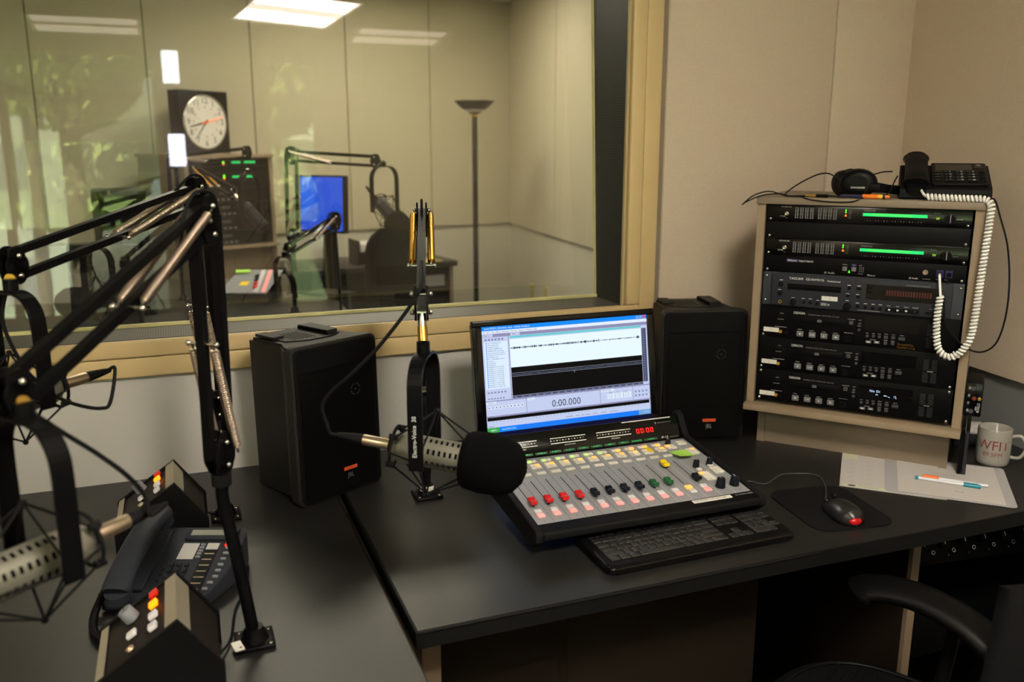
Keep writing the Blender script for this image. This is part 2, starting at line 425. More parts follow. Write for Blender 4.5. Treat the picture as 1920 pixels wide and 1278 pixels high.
# studio window between the rooms
wn = sroot('window_1')
b = MB(); F = WY-.018
def trimbar(x0, z0, x1, z1, y, m='frame_tan', bev=.004): b.box(x0, y, z0, x1, WY, z1, m, bev, 3)
trimbar(XL-.1, 1.008, 1.331, 1.057, WY-.016); trimbar(XL-.1, 1.058, 1.278, 1.1, WY-.021, bev=.006)
trimbar(1.279, 1.058, 1.331, ZT+.1, WY-.016); trimbar(1.232, 1.1, 1.278, ZT, WY-.021, bev=.006)
trimbar(XL-.1, 1.058, XL-.055, ZT+.1, WY-.016); trimbar(XL-.052, 1.1, XL, ZT, WY-.021)
trimbar(XL-.1, ZT+.052, 1.331, ZT+.1, WY-.016); trimbar(XL-.052, ZT, 1.278, ZT+.05, WY-.021)
b.build('window_frame', wn)
MB().box(1.225, WY-.006, 1.1, 1.232, WY+.004, ZT, 'frame_edge').build('inner_edge', wn)
YB, YT = 2.436, 2.436+(ZT-1.1)*math.tan(math.radians(3.7))               # the near pane leans away at the top
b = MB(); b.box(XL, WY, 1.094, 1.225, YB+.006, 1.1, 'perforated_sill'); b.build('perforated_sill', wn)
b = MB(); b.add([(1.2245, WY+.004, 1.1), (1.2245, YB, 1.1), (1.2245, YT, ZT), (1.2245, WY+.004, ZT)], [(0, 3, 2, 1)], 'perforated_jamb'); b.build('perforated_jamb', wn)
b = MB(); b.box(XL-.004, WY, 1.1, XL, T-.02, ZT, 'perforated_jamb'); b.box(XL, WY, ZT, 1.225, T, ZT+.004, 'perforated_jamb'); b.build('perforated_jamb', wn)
b = MB(); b.box(XL, YB+.02, 1.060, 1.315, T, 1.063, 'stop_yellow'); b.build('cavity_sill', wn)
th_ = .006
b = MB(); b.add([(XL, YB, 1.1), (1.224, YB, 1.1), (1.224, YT, ZT), (XL, YT, ZT)], [(0, 1, 2, 3)], 'glass_pane'); b.build('pane', wn)
b = MB(); b.add([(XL, YB-.006, 1.1), (1.224, YB-.006, 1.1), (1.224, YB-.006, 1.108), (XL, YB-.006, 1.108), (XL, YB+.006, 1.1), (1.224, YB+.006, 1.1), (1.224, YB+.006, 1.108), (XL, YB+.006, 1.108)],
                [(0, 1, 2, 3), (4, 7, 6, 5), (3, 2, 6, 7), (1, 5, 6, 2)], 'stop_yellow'); b.build('glazing_stop', wn)
b = MB(); b.add([(1.217, YB+.003, 1.1), (1.2245, YB+.003, 1.1), (1.2245, YT+.003, ZT), (1.217, YT+.003, ZT)], [(0, 1, 2, 3)], 'stop_yellow'); b.build('glazing_stop', wn)
MB().add([(XL, T-.04, 1.063), (1.315, T-.04, 1.063), (1.315, T-.04, ZT), (XL, T-.04, ZT)], [(0, 1, 2, 3)], 'glass_far').build('pane', wn)
# ---------------------------------------------------------------- the far studio (structure)
FC = V((2.70, 7.03, 0)); fd = V((-math.cos(math.radians(8)), -math.sin(math.radians(8)), 0))
wf = sroot('wall_far'); FL = FC+fd*5.9
wall_seg('', FC, FL, .1, 'paint_far', 0, 2.75, -1).build('wall_core', wf)
seams = [0, .74, 1.42, 2.12, 2.82, 3.51, 4.2, 5.0, 5.9]
for a, c in zip(seams, seams[1:]):
    P = FC+fd*(a+.004); Q = FC+fd*(c-.004)
    wall_seg('', P, Q, .02, 'fabric_far', .925, 2.75, 1).build('fabric_panel', wf)
b = wall_seg('', FC, FL, .004, 'seam_dark', .918, 2.75, 1); b.build('seam_backing', wf)
wfr = sroot('wall_far_right'); GC = V((2.28, WY+.34, 0)); gd = (GC-FC).normalized()
wall_seg('', FC, GC, .1, 'paint_far', 0, 2.75, 1).build('wall_core', wfr)
wall_seg('', FC, GC, .004, 'seam_dark', .918, 2.75, -1).build('seam_backing', wfr)
for a, c in ((0, 1.24), (1.24, 2.5), (2.5, 4.42)):
    wall_seg('', FC+gd*(a+.006), FC+gd*(c-.003), .02, 'fabric_far', .925, 2.75, -1).build('fabric_panel', wfr)
struct(MB().box(-3.2, WY+.34, 0, -3.1, 6.4, 2.75, 'fabric_far').build('wall_far_left'))
# ---------------------------------------------------------------- lamps of both rooms
TUBE = MATS['tube_glow'].node_tree.nodes['Principled BSDF'].inputs['Emission Strength']
def troffer(x, y, z, w, d, label, group=None, tubes=2, rz=0, mt='tube_glow'):
    t = thing('ceiling_light', label, 'ceiling light', (x, y, z), (0, 0, rz), group)
    b = MB(); e = .025
    b.box(-w/2, -d/2, -.012, w/2, -d/2+e, 0, 'light_pan'); b.box(-w/2, d/2-e, -.012, w/2, d/2, 0, 'light_pan')
    b.box(-w/2, -d/2+e, -.012, -w/2+e, d/2-e, 0, 'light_pan'); b.box(w/2-e, -d/2+e, -.012, w/2, d/2-e, 0, 'light_pan'); b.build('frame', t)
    b = MB(); b.box(-w/2+e, -d/2+e, -.003, w/2-e, d/2-e, -.001, mt.replace('tube', 'diffuser')); b.build('diffuser', t)  # pan behind the tubes glows itself, in place of tube light on it
    for k in range(tubes):
        yy = -d/2+d*(k+.5)/tubes
        b = MB(); b.box(-w/2+e+.02, yy-d*.13, -.011, w/2-e-.02, yy+d*.13, -.004, mt); b.build('tube', t)
    return t
m_ = mat('tube_near', (255, 243, 226), em=122); m_ = mat('tube_side', (255, 243, 226), em=42); m_ = mat('diffuser_side', (255, 243, 226), em=5); m_ = mat('tube_dim', (255, 240, 220), em=3.2); m_ = mat('tube_far', (255, 246, 228), em=29); mat('sconce_glow', (235, 240, 255), em=22)
troffer(.70, .02, CEIL-.001, .58, .60, 'square ceiling light with two bright tubes, brightest in the glass reflection', mt='tube_near', rz=-.22)
troffer(-1.95, -.3, CEIL-.001, .6, 1.2, 'added ceiling light, unseen at far left, brightening the near studio', mt='tube_side')  # added lamp, kept clear of the glass reflections, to brighten the walls
troffer(-.36, -.46, CEIL-.001, .6, .4, 'dimmer ceiling light reflected at upper left of the studio window', mt='tube_dim')
troffer(1.37, -.42, CEIL-.001, .6, .4, 'dimmer ceiling light reflected above the floor lamp', mt='tube_dim')
troffer(.2, 4.2, CEIL+.099, 1.2, .6, 'ceiling light of the far studio above the mic table', mt='tube_far')
troffer(1.4, 5.6, CEIL+.099, 1.2, .6, 'ceiling light of the far studio in front of the floor lamp', mt='tube_far')
t = thing('wall_light', 'small bright wall light between the two windows behind the camera', 'wall light', (.07, BY, 2.16))
MB().box(-.065, 0, -.13, .065, .03, .13, 'light_pan').build('backplate', t)
MB().box(-.06, .03, -.12, .06, .07, .12, 'sconce_glow', .01).build('shade', t)
# ---------------------------------------------------------------- outside, seen only as reflections in the glass
o = struct(MB().box(-14, -30, -.3, 14, BY-.13, -.25, 'grass').build('ground'))
struct(MB().box(-14, -12.5, -.25, 14, -9.5, -.24, 'asphalt').build('ground_path'))
def tree(x, y, h, r, label, seed, lean=0):
    random.seed(seed)
    t = thing('tree', label, 'tree', (x, y, -.25), group=None)
    b = MB(); top = V((lean, 0, h*.55))
    b.tube(smooth([(0, 0, 0), (lean*.3, 0, h*.3), top], 4), .12, 'bark', 8)
    for k in range(5):
        a = random.random()*6.28; b.tube([top, top+V((math.cos(a)*r*.6, math.sin(a)*r*.6, h*.2))], .05, 'bark', 6)
    b.build('trunk', t)
    b = MB()
    for k in range(5200):
        while 1:
            p = V((random.uniform(-1, 1), random.uniform(-1, 1), random.uniform(-1, 1)))
            if .35 < p.length < 1: break
        p = top+V((p.x*r, p.y*r, h*.24+p.z*h*.32)); s_ = random.uniform(.05, .12)
        u = V((random.uniform(-1, 1), random.uniform(-1, 1), random.uniform(-1, 1))).normalized(); w = u.orthogonal().normalized()
        b.add([p-u*s_, p+w*s_*.6, p+u*s_, p-w*s_*.6], [(0, 1, 2, 3)], 'leaf')
    b.build('foliage', t)
tree(-3.6, -7.5, 4.4, 1.2, 'broad leafy tree on the lawn at the left of the window reflection', 1)
tree(-1.1, -7.0, 4.2, 1.12, 'leafy tree in the middle of the window reflection', 2)
tree(1.25, -6.6, 4.0, 1.05, 'tree reflected behind the wall clock', 3)
tree(3.8, -9, 4.8, 1.25, 'tree reflected right of the wall clock', 4)
tree(-6.3, -9, 5, 1.3, 'farthest left tree outside the windows', 5)
tree(-2.3, -13.2, 5, 1.4, 'tree beyond the path between the two buildings, left one', 6)
for (x, y, w, h, lb) in ((-4.5, -17, 5, 3.4, 'pale building beyond the lawn at the left of the reflection'), (3.2, -15, 2.6, 3.2, 'white building beyond the lawn behind the right-hand window')):
    t = thing('building', lb, 'building', (x, y, -.25))
    MB().box(-w/2, -2, 0, w/2, 0, h, 'stucco').build('wall', t); MB().box(-w/2-.3, -2.2, h, w/2+.3, .3, h+.25, 'roof_grey').build('roof', t)
    for k in (-1, 1): MB().box(k*w/4-.3, 0, .9, k*w/4+.3, .02, 1.9, 'roof_grey').build('window', t)
t = thing('van', 'white van parked outside, seen reflected beside the far monitor', 'van', (1.55, -8.2, -.25), (0, 0, .3))
b = MB(); b.prism([(-1.0, .35), (1.0, .35), (1.0, .9), (.6, 1.0), (.35, 1.9), (-1.0, 1.9)], -.8, .8, 'stucco'); b.M = Matrix(); o = b.build('body', t); o.rotation_euler = (PI/2, 0, 0)
for x in (-.6, .6):
    for y in (-.75, .75):
        MB().cyl((x, y-.08, .3), (x, y+.08, .3), .3, 'rubber').build('wheel', t)
MB().box(.4, -.7, 1.1, .62, .7, 1.7, 'display_black').build('windscreen', t)
w = bpy.data.worlds.new('world'); C_ = bpy.context.scene; C_.world = w; w.use_nodes = True; nt = w.node_tree
sky = nt.nodes.new('ShaderNodeTexSky'); sky.sky_type = 'NISHITA'; sky.sun_elevation = math.radians(48); sky.sun_rotation = math.radians(60); sky.sun_disc = False; sky.sun_intensity = .4
nt.links.new(sky.outputs[0], nt.nodes['Background'].inputs[0]); nt.nodes['Background'].inputs[1].default_value = .9
sl = bpy.data.lights.new('sun', 'SUN'); sl.energy = 190; sl.angle = .01; so = bpy.data.objects.new('sun', sl); C.objects.link(so); so.rotation_euler = (math.radians(-42), 0, math.radians(25))
# ---------------------------------------------------------------- desks
t = thing('desk', 'dark laminate corner desk under the mixing console and keyboard', 'desk', (.338, 1.33, 0))
b = MB(Matrix.Translation((-.338, -1.33, 0)))
rw = RC+rd*.001+nr*.004
def rwx(y): return RC.x+rd.x*((WY-y)/-rd.y)-.006
poly = [(.338, 1.332), (1.2, 1.332), (1.5, 1.325), (1.80, 1.325), (2.04, 1.30), (rwx(1.30), 1.30), (rwx(WY-.006), WY-.004), (.338, WY-.004)]
b.prism(poly, DZ-.034, DZ-.0008, 'edge_black'); b.prism([(max(x, .3405), y) for x, y in [(.3405, 1.3355), (1.2, 1.3355), (1.5, 1.3285), (1.80, 1.3285), (2.04, 1.3035)]]+poly[5:7]+[(.3405, WY-.004)], DZ-.0008, DZ, 'laminate_dark')
b.build('tabletop', t)
b = MB(Matrix.Translation((-.338, -1.33, 0))); b.box(.338, 1.3305, DZ-.006, 1.2, 1.3345, DZ-.001, 'rubber', .0015); b.box(.336, 1.332, DZ-.034, .3385, WY-.004, DZ-.002, 'rubber'); b.build('edge_band', t)
t = thing('desk', 'dark laminate guest desk at left with phone and mic arms', 'desk', (.32, .4, 0))
b = MB(Matrix.Translation((-.32, -.4, 0)))
b.box(-2.0, .35, DZ-.034, .318, WY-.004, DZ-.0008, 'edge_black'); b.box(-1.997, .353, DZ-.0008, .315, WY-.004, DZ, 'laminate_dark'); b.build('tabletop', t)
for x, y in ((-1.9, .45), (.1, .45), (-1.9, 2.1), (.1, 2.1)):
    b = MB(Matrix.Translation((-.32, -.4, 0))); b.cyl((x, y, 0), (x, y, DZ-.034), .03, 'metal_black'); b.build('leg', t)
t = thing('base_cabinet', 'brown panelled cabinet with beige end under the corner desk', 'cabinet', (.37, 1.4, 0))
O = Matrix.Translation((-.37, -1.4, 0)); zt = DZ-.035
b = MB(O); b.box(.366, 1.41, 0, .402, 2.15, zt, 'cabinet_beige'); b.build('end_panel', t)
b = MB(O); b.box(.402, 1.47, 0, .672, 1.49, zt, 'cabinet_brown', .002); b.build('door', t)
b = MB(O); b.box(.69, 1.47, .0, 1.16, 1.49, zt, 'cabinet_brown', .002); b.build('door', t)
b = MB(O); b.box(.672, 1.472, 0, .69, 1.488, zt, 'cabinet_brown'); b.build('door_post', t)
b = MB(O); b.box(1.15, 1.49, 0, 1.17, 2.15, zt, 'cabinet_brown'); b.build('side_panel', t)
b = MB(O); b.box(1.17, 2.12, 0, 2.15, 2.14, zt, 'cabinet_brown'); b.build('back_panel', t)  # dark panel added to deepen the shade under the desk
b = MB(O); b.add([(2.03, 1.32, 0), (2.15, 2.12, 0), (2.15, 2.12, zt), (2.03, 1.32, zt), (2.015, 1.32, 0), (2.135, 2.12, 0), (2.135, 2.12, zt), (2.015, 1.32, zt)], [(0, 1, 2, 3), (4, 7, 6, 5), (0, 3, 7, 4), (1, 5, 6, 2)], 'rack_black'); b.build('side_panel', t)  # black sheet added over the wall, standing in for under-desk shade
t = thing('desk_support', 'upright beige edged panel holding up the desk right of the knee space', 'panel', (1.60, 1.45, 0))
b = MB(); b.box(-.012, 0, 0, .012, .012, zt, 'cabinet_beige'); b.build('edge_strip', t); b = MB(); b.box(-.012, .012, 0, .012, .6, zt, 'cabinet_brown'); b.build('panel', t)
# patch panel with knobs under the desk, seen at far right
t = thing('patch_panel', 'black panel with a row of knobs and jacks under the desk', 'patch panel', (1.62, 1.47, .56), (math.radians(62), 0, math.radians(-6)))
b = MB(); b.box(0, 0, -.06, .385, .10, 0, 'rack_black', .002); b.build('faceplate', t)
for k in range(6):
    x = .03+k*.06
    b = MB(); b.cyl((x, .045, 0), (x, .045, .014), .011, 'rubber'); b.box(x-.001, .045, .014, x+.001, .056, .0146, 'white_print'); b.build('knob', t)
    b = MB(); b.cyl((x+.028, .028, 0), (x+.028, .028, .004), .0055, 'chrome', n=10); b.cyl((x+.028, .028, .0041), (x+.028, .028, .0046), .003, 'rack_gap', n=8); b.build('jack', t)
    b = MB(); b.sphere((x+.012, .018, .001), .002, 'chrome', n=8, k=5); b.build('stud', t)
t = thing('bracket', 'lower black equipment shelf inside the under desk bay at far right', 'shelf', (1.62, 1.5, .28))
b = MB(); b.box(0, 0, 0, .42, .35, .12, 'rack_black', .003)
for k in range(9): b.box(.03+k*.04, -.001, .03, .055+k*.04, 0, .05, 'rack_gap')
b.build('shelf_unit', t)
t.name = 'equipment_shelf'; t['label'] = 'low black equipment unit in the bay under the knob panel'; t['category'] = 'equipment'
# ---------------------------------------------------------------- loudspeakers
def speaker(loc, yaw, label, lean=.02):
    t = thing('loudspeaker', label, 'loudspeaker', loc, (-lean, 0, yaw), 'black desk loudspeakers')
    w, h, dp = .2457, .381, .215
    b = MB()   # moulded shell, narrowing towards the back, with a step along each side
    P = [(.004, .022), (w-.004, .022), (w-.008, .04), (w-.026, .075), (w-.03, dp), (.03, dp), (.026, .075), (.008, .04)]
    b.prism(P, .006, h-.012, 'speaker_shell')
    b.prism([(x*.965+.0043, min(y, dp-.012)) for x, y in P], h-.012, h-.004, 'speaker_shell')
    b.prism([(.045, .085), (.09, .06), (w-.09, .06), (w-.045, .085), (w-.045, dp-.003), (.045, dp-.003)], h-.004, h-.001, 'speaker_shell')
    b.build('shell', t)
    b = MB(Matrix.Rotation(PI/2, 4, 'X')); b.rrect(0, 0, w, h, .018, -.022, 0, 'speaker_shell', top=.006); b.build('front_frame', t)
    b = MB(Matrix.Rotation(PI/2, 4, 'X')); b.rrect(.007, .007, w-.007, h-.007, .016, 0, .004, 'speaker_baffle', top=.003)
    b.box(.022, h-.066, .004, w-.02, h-.060, .0046, 'rack_gap'); b.build('baffle', t)
    b = MB(Matrix.Rotation(PI/2, 4, 'X')); b.rrect(.018, .014, w-.018, h-.068, .012, .004, .0075, 'speaker_grille', top=.002); b.build('grille', t)
    b = MB(Matrix.Rotation(PI/2, 4, 'X')); x, y = w*.69, h-.125
    for a in range(20):
        if a % 5: b.box(x-.013*math.cos(a*.314)-.0011, y+.013*math.sin(a*.314)-.0011, .0075, x-.013*math.cos(a*.314)+.0011, y+.013*math.sin(a*.314)+.0011, .0082, 'key_mid')
    b.disc(x, y, .0079, .0025, 'key_mid'); b.build('tweeter_cap', t)
    b = MB(Matrix.Rotation(PI/2, 4, 'X')); b.box(.124, .062, .0075, .162, .070, .0088, 'orange_badge')
    b.text('CONTROL 5', .143, .066, .0089, .0052, 'dark_mark', 'CENTER'); b.build('badge', t)
    b = MB(Matrix.Rotation(PI/2, 4, 'X')); b.text('JBL', .143, .048, .0082, .017, 'ink_grey', 'CENTER', sx=.85); b.build('lettering', t)
    b = MB()
    for k in range(6): b.box(.07+k*.011, .08, h-.0012, .0725+k*.011, .165, h-.0003, 'rack_gap')
    b.build('vent_slots', t)
    b = MB(); b.box(.155, .075, h-.001, .158, dp-.02, h+.008, 'rack_gap'); b.prism([(.158, .075), (.19, .08), (w-.05, dp-.02), (.158, dp-.02)], h-.001, h+.009, 'speaker_shell')
    b.prism([(.035, .12), (.065, .12), (.065, dp-.02), (.035, dp-.02)], h-.001, h+.005, 'speaker_shell'); b.build('top_rest', t)
    for x in (.04, w-.04):
        for y in (.03, dp-.04): MB().cyl((x, y, .0), (x, y, .008), .01, 'rubber', n=10).build('foot', t)
    return t
speaker((.2219, 1.935, DZ), .4687, 'black loudspeaker left of the centre microphone, angled right')
speaker((1.233, 2.045, DZ), -.2805, 'black loudspeaker between the monitor and the equipment hutch')
# ---------------------------------------------------------------- monitor
t = thing('monitor', 'black flat screen monitor showing an audio editing program behind the console', 'monitor', (.6991, 1.9859, .8513), (PI/2-.1613, 0, .0053))
sw, sh = .474, .2696
b = MB(); e0, e1, e2, e3 = -.025, -.03, sw+.02, sh+.016
b.box(e0, e3-.016, -.012, e2, e3, .006, 'gloss_black', .003); b.box(e0, e1, -.012, e2, 0, .006, 'gloss_black', .003)
b.box(e0, 0, -.012, 0, sh, .006, 'gloss_black', .002); b.box(sw, 0, -.012, e2, sh, .006, 'gloss_black', .002); b.build('bezel', t)
b = MB(); b.box(e0+.004, e1+.004, -.034, e2-.004, e3-.004, -.012, 'plastic_dark', .008); b.build('back_cover', t)
b = MB()
def R(x0, y0, x1, y1, m, l=1): b.rect(x0/1000, y0/1000, x1/1000, y1/1000, l*.00006, m)
R(0, 0, 474, 269.6, 'ui_panel'); R(0, 259, 474, 269.6, 'ui_title', 2); R(0, 251, 474, 259, 'ui_menu', 2)
b.text('news 052311 Schedule .mp3 - Adobe Audition', .008, .2645, .0003, .0066, 'ui_white'); b.text('File  Edit  View  Effects  Generate  Favorites  Options  Window  Help', .004, .255, .0003, .0052, 'ui_ink')
R(462, 261, 470, 268.5, 'ui_red', 3); R(452, 261, 460, 268.5, 'ui_sky', 3); R(442, 261, 450, 268.5, 'ui_sky', 3)
R(0, 242.5, 474, 251, 'ui_bar', 2); R(2, 243, 30, 250, 'ui_panel', 3); R(78, 243, 104, 250, 'ui_panel', 3); b.text('Files  x', .006, .2465, .0003, .005, 'ui_ink'); b.text('Main', .083, .2465, .0003, .005, 'ui_ink')
R(71.5, 80, 73.5, 251, 'ui_bar', 3); R(5, 111, 69, 231, 'ui_list', 2)
random.seed(3)
names = ['News Headlines.mp3', 'PSAs June06.mp3', 'Promo03 Concert', 'LUNCH_SUPPER.mp3', 'JAZZSPOT06 2 Morning', 'Concert Review 2 Steeple', 'STATION ID 0414 JULY 6', 'LEGENDS.mp3', 'Fitz - Wheelsflight 5.mp 3', 'Untitled', 'Untitled (2)', 'Untitled (3)']+['WAVES on 1:%d (cut %d)' % (k, 20+k) for k in range(11)]
for k, s_ in enumerate(names):
    y = .2275-k*.00505; b.rect(.010, y-.0016, .0125, y+.0016, .00025, 'ui_title'); b.text(s_, .014, y, .0003, .0043, 'ui_ink')
for k in range(6): R(8+k*9, 234, 13+k*9, 239, 'ui_faint', 3)
for k in range(6): R(8+k*9, 100, 13+k*9, 104, 'ui_faint', 3); R(8+k*8, 85, 13+k*8, 88, 'ui_faint', 3)
R(76, 236.5, 455, 241.5, 'ui_green', 3); R(75, 161.5, 455, 234, 'ui_white', 2); R(75, 89, 455, 161.5, 'ui_black', 2); R(456, 89, 470, 234, 'ui_dark', 2); R(75, 82, 455, 88.5, 'ui_dark', 2)
x = 76
while x < 452:
    a = random.random(); h_ = (.6+3.2*a*a)*(1 if x < 330 else .5); h_ = 3.4 if 441 < x < 447 else h_
    R(x, 211-h_, x+1.6, 211+h_, 'ui_wave', 3); x += 1.75 if random.random() < .9 else 4
R(76, 210.6, 452, 211.4, 'ui_wave', 3)
x = 76
while x < 454: R(x, 141.6, x+2, 142.4+random.random(), 'ui_faint', 3); x += 3
R(76, 146.1, 455, 146.9, 'ui_line', 3); R(76, 138, 455, 138.8, 'ui_line', 3); R(251.5, 133, 252.1, 139, 'ui_white', 4)
for k in range(19): R(80+k*20, 84, 87+k*20, 85.6, 'ui_line', 3)
for k in range(22): R(460, 93+k*6.5, 464, 94.4+k*6.5, 'ui_line', 3)
R(0, 78.5, 474, 81.5, 'ui_bar', 2); R(111, 43, 112.5, 80, 'ui_bar', 3); R(323, 45, 324.5, 80, 'ui_bar', 3); R(421, 45, 422.5, 80, 'ui_bar', 3)
R(2, 73, 30, 79, 'ui_menu', 3); R(115, 73, 135, 79, 'ui_menu', 3); R(326, 73, 365, 79, 'ui_menu', 3); b.text('Transport  x', .005, .076, .0003, .0048, 'ui_ink'); b.text('Time  x', .118, .076, .0003, .0048, 'ui_ink'); b.text('Selection/View', .328, .076, .0003, .0048, 'ui_ink')
for k in range(10):
    R(6+k*10, 60, 13.5+k*10, 67, 'ui_menu', 3); R(8+k*10, 62, 11+k*10, 65, 'ui_ink', 4)
b.text('0:00.000', .224, .0565, .0003, .0262, 'ui_ink', 'CENTER', sx=.93)
for k in range(3):
    for j in range(2): R(345+k*25, 52+j*8, 366+k*25, 58+j*8, 'ui_white', 3); b.text('0:00.000', .347+k*.025, .055+j*.008, .0003, .0042, 'ui_ink')
b.text('Begin            End            Length', .35, .069, .0003, .0042, 'ui_ink')
for k in range(4):
    for j in range(2): R(428+k*11, 51+j*11, 433+k*11, 56+j*11, 'ui_faint', 3)
R(0, 39.5, 474, 42.5, 'ui_bar', 2); b.text('Levels  x', .005, .0405, .0003, .0045, 'ui_ink'); R(3, 30, 471, 39, 'ui_black', 2)
for k in range(46): R(6+k*10, 25.5, 8.6+k*10, 27, 'ui_faint', 3)
R(0, 14, 474, 22, 'ui_panel', 3); b.text('Stopped', .004, .0165, .0003, .0048, 'ui_ink'); b.text('00:00:00.00      44100 - 16-bit - Stereo      4.81 MB        0:28.586        31.23 GB free', .22, .0185, .0003, .0045, 'ui_ink')
R(0, 0, 474, 13, 'ui_task', 3); R(0, 0, 33, 13, 'ui_start', 4); b.text('start', .010, .0065, .00032, .008, 'ui_white'); R(37, 1.5, 82, 11.5, 'ui_title', 4); b.text('news 052311 Sche...', .041, .0065, .00032, .005, 'ui_white')
R(437, 0, 474, 13, 'ui_sky', 4); b.text('1:21 PM', .452, .0065, .00034, .005, 'ui_white')
b.build('screen', t)
b = MB(); b.rect(0, -.012, sw, -.0005, .0062, 'ui_navy'); b.build('lower_trim', t)
b = MB(Matrix.Rotation(-(PI/2-.1613), 4, 'X')); b.box(sw/2-.035, .04, -.105, sw/2+.035, .06, .1, 'plastic_dark', .004); b.box(sw/2-.12, -.02, -.111, sw/2+.12, .13, -.100, 'plastic_dark', .004); b.build('stand', t)
# ---------------------------------------------------------------- mixing console
cw, ch = .5208, .2916; ct = PI/2-1.4627
t = thing('mixing_console', 'silver and black broadcast mixing console with coloured faders in front of the monitor', 'mixing console', (.6517, 1.5405, .80), (ct, 0, -.0074))
b = MB(); b.box(-.004, -.03, -.012, cw+.004, ch+.006, -.0006, 'plastic_dark'); b.build('chassis', t)
for s_, x in ((0, -.018), (1, cw+.001)):
    b = MB(Matrix.Rotation(-PI/2, 4, 'Y') @ Matrix.Rotation(-PI/2, 4, 'Z')) if 0 else MB()
    prof = [(-.038, -.020), (-.037, -.003), (-.03, .004), (ch*.5, .006), (ch, .008), (ch+.015, .024), (ch+.038, .052), (ch+.055, .056), (ch+.068, .044), (ch+.06, -.06), (-.015, -.042)]
    n_ = len(prof); vs = [(x, y, z) for y, z in prof]+[(x+.017, y, z) for y, z in prof]
    b.add(vs, [tuple(range(n_))[::-1], tuple(range(n_, 2*n_))]+[(i, (i+1) % n_, n_+(i+1) % n_, n_+i) for i in range(n_)], 'rubber')
    bm = bmesh.new(); b2 = b.build('end_cheek', t)
    bm.from_mesh(b2.data); bmesh.ops.recalc_face_normals(bm, faces=bm.faces[:]); bm.to_mesh(b2.data); bm.free()
    bv = b2.modifiers.new('bevel', 'BEVEL'); bv.width = .004; bv.segments = 3
b = MB(); b.box(-.002, -.038, -.019, cw+.002, -.001, -.001, 'rubber', .004, 3); b.build('front_rail', t)
b = MB(); b.box(0, 0, -.0015, cw, ch, 0, 'silver_plate')
cp = .0371
def cx(k): return .0191+cp*k
for k in range(1, 14):
    x = cx(k)-cp/2; b.box(x-.0006, 0, 0, x+.0002, ch, .0003, 'line_light' if k > 8 else 'line_grey')
for k in range(14):
    b.add([(cx(k)-.003+.0055*math.cos(a*.7), .012+.0028*math.sin(a*.7), .0002) for a in range(9)], [tuple(range(9))], 'line_grey') if 0 else b.text('0', cx(k), .011, .0003, .007, 'line_grey', 'CENTER')
b.build('faceplate', t)
for k in range(12):
    b = MB(); x = cx(k); b.box(x-.0008, .072, 0, x+.0008, .183, .0004, 'rack_gap')
    for j in range(12): b.box(x-.007, .076+j*.009, 0, x-.0035, .0764+j*.009, .0002, 'line_grey'); b.box(x+.0035, .076+j*.009, 0, x+.007, .0764+j*.009, .0002, 'line_grey')
    b.build('fader_slot', t)
capc = ['cap_red']*4+['cap_black']*4+['cap_green']*2+['cap_yellow', 'cap_black']
cn = {'cap_red': 'red fader cap', 'cap_black': 'black fader cap', 'cap_green': 'green fader cap', 'cap_yellow': 'yellow fader cap'}
for k in range(12):
    x = cx(k); y = .160 if k == 10 else .079; m = capc[k]; b = MB()
    b.box(x-.0015, y-.004, 0, x+.0015, y+.004, .006, 'rack_gap')
    M0 = b.M
    for s_ in (-1, 1):
        b.M = M0 @ Matrix.Translation((x, y+s_*.0062, .0095)) @ Matrix.Rotation(s_*.28, 4, 'X'); b.box(-.0075, -.0062, -.0042, .0075, .0062, .0045, m, .0018)
    b.M = M0; b.box(x-.0058, y-.0006, .0105, x+.0058, y+.0006, .0118, 'line_light' if m != 'cap_yellow' else m); b.sphere((x, y-.012, .002), .0014, 'chrome', n=6, k=4)
    o = b.build('fader_cap', t); o['label'] = cn[m]
def btn(x, y, w, h, m, label=None, z=.0045, nm='button'):
    b = MB(); b.box(x-w/2, y-h/2, 0, x+w/2, y+h/2, z, m, .0012, 2); o = b.build(nm, t)
    if label: o['label'] = label
for k in range(12):
    x = cx(k)
    if k == 10: btn(x, .051, .016, .014, 'lit_amber', 'lit amber button'); btn(x, .0325, .016, .013, 'button_white', 'white button')
    else: btn(x, .030, .016, .014, 'lit_pink', 'lit pink button'); btn(x, .0475, .016, .013, 'button_white', 'white button')
    btn(x, .209, .024, .0095, 'button_cream')
    b = MB()
    for i in range(2):
        for j in range(2):
            lit = (i == 1 and j == 1) or (k in (0,) and j == 1)
            b.box(x-.0125+i*.0128, .231+j*.0118, 0, x-.0125+i*.0128+.0122, .231+j*.0118+.011, .0045, 'lit_amber' if lit else 'button_cream', .001)
    o = b.build('button_block', t); o['label'] = 'block of four cream buttons, one lit amber'
    b = MB(); am = k >= 8
    b.box(x-.012, .265, 0, x-.0005, .2745, .0045, 'button_cream' if am else 'lit_green', .001); b.box(x+.0005, .265, 0, x+.012, .2745, .0045, 'lit_amber' if am else 'button_cream', .001); o = b.build('button_pair', t)
    o['label'] = 'pair of small buttons, one lit ' + ('amber' if am else 'green')
def knob(x, y, r, h):
    b = MB(); b.lathe((x, y, 0), (0, 0, 1), [(0, r), (h*.9, r*.82), (h, r*.7)], 'cap_black', 18)
    b.box(x-.0006, y, h, x+.0006, y+r*.7, h+.0004, 'white_print'); b.build('knob', t)
knob(cx(12), .140, .0082, .018); knob(cx(13), .140, .0082, .018); knob(cx(12), .036, .0115, .022); knob(cx(13), .036, .0115, .022); knob(cx(12)-.002, .269, .0075, .015)
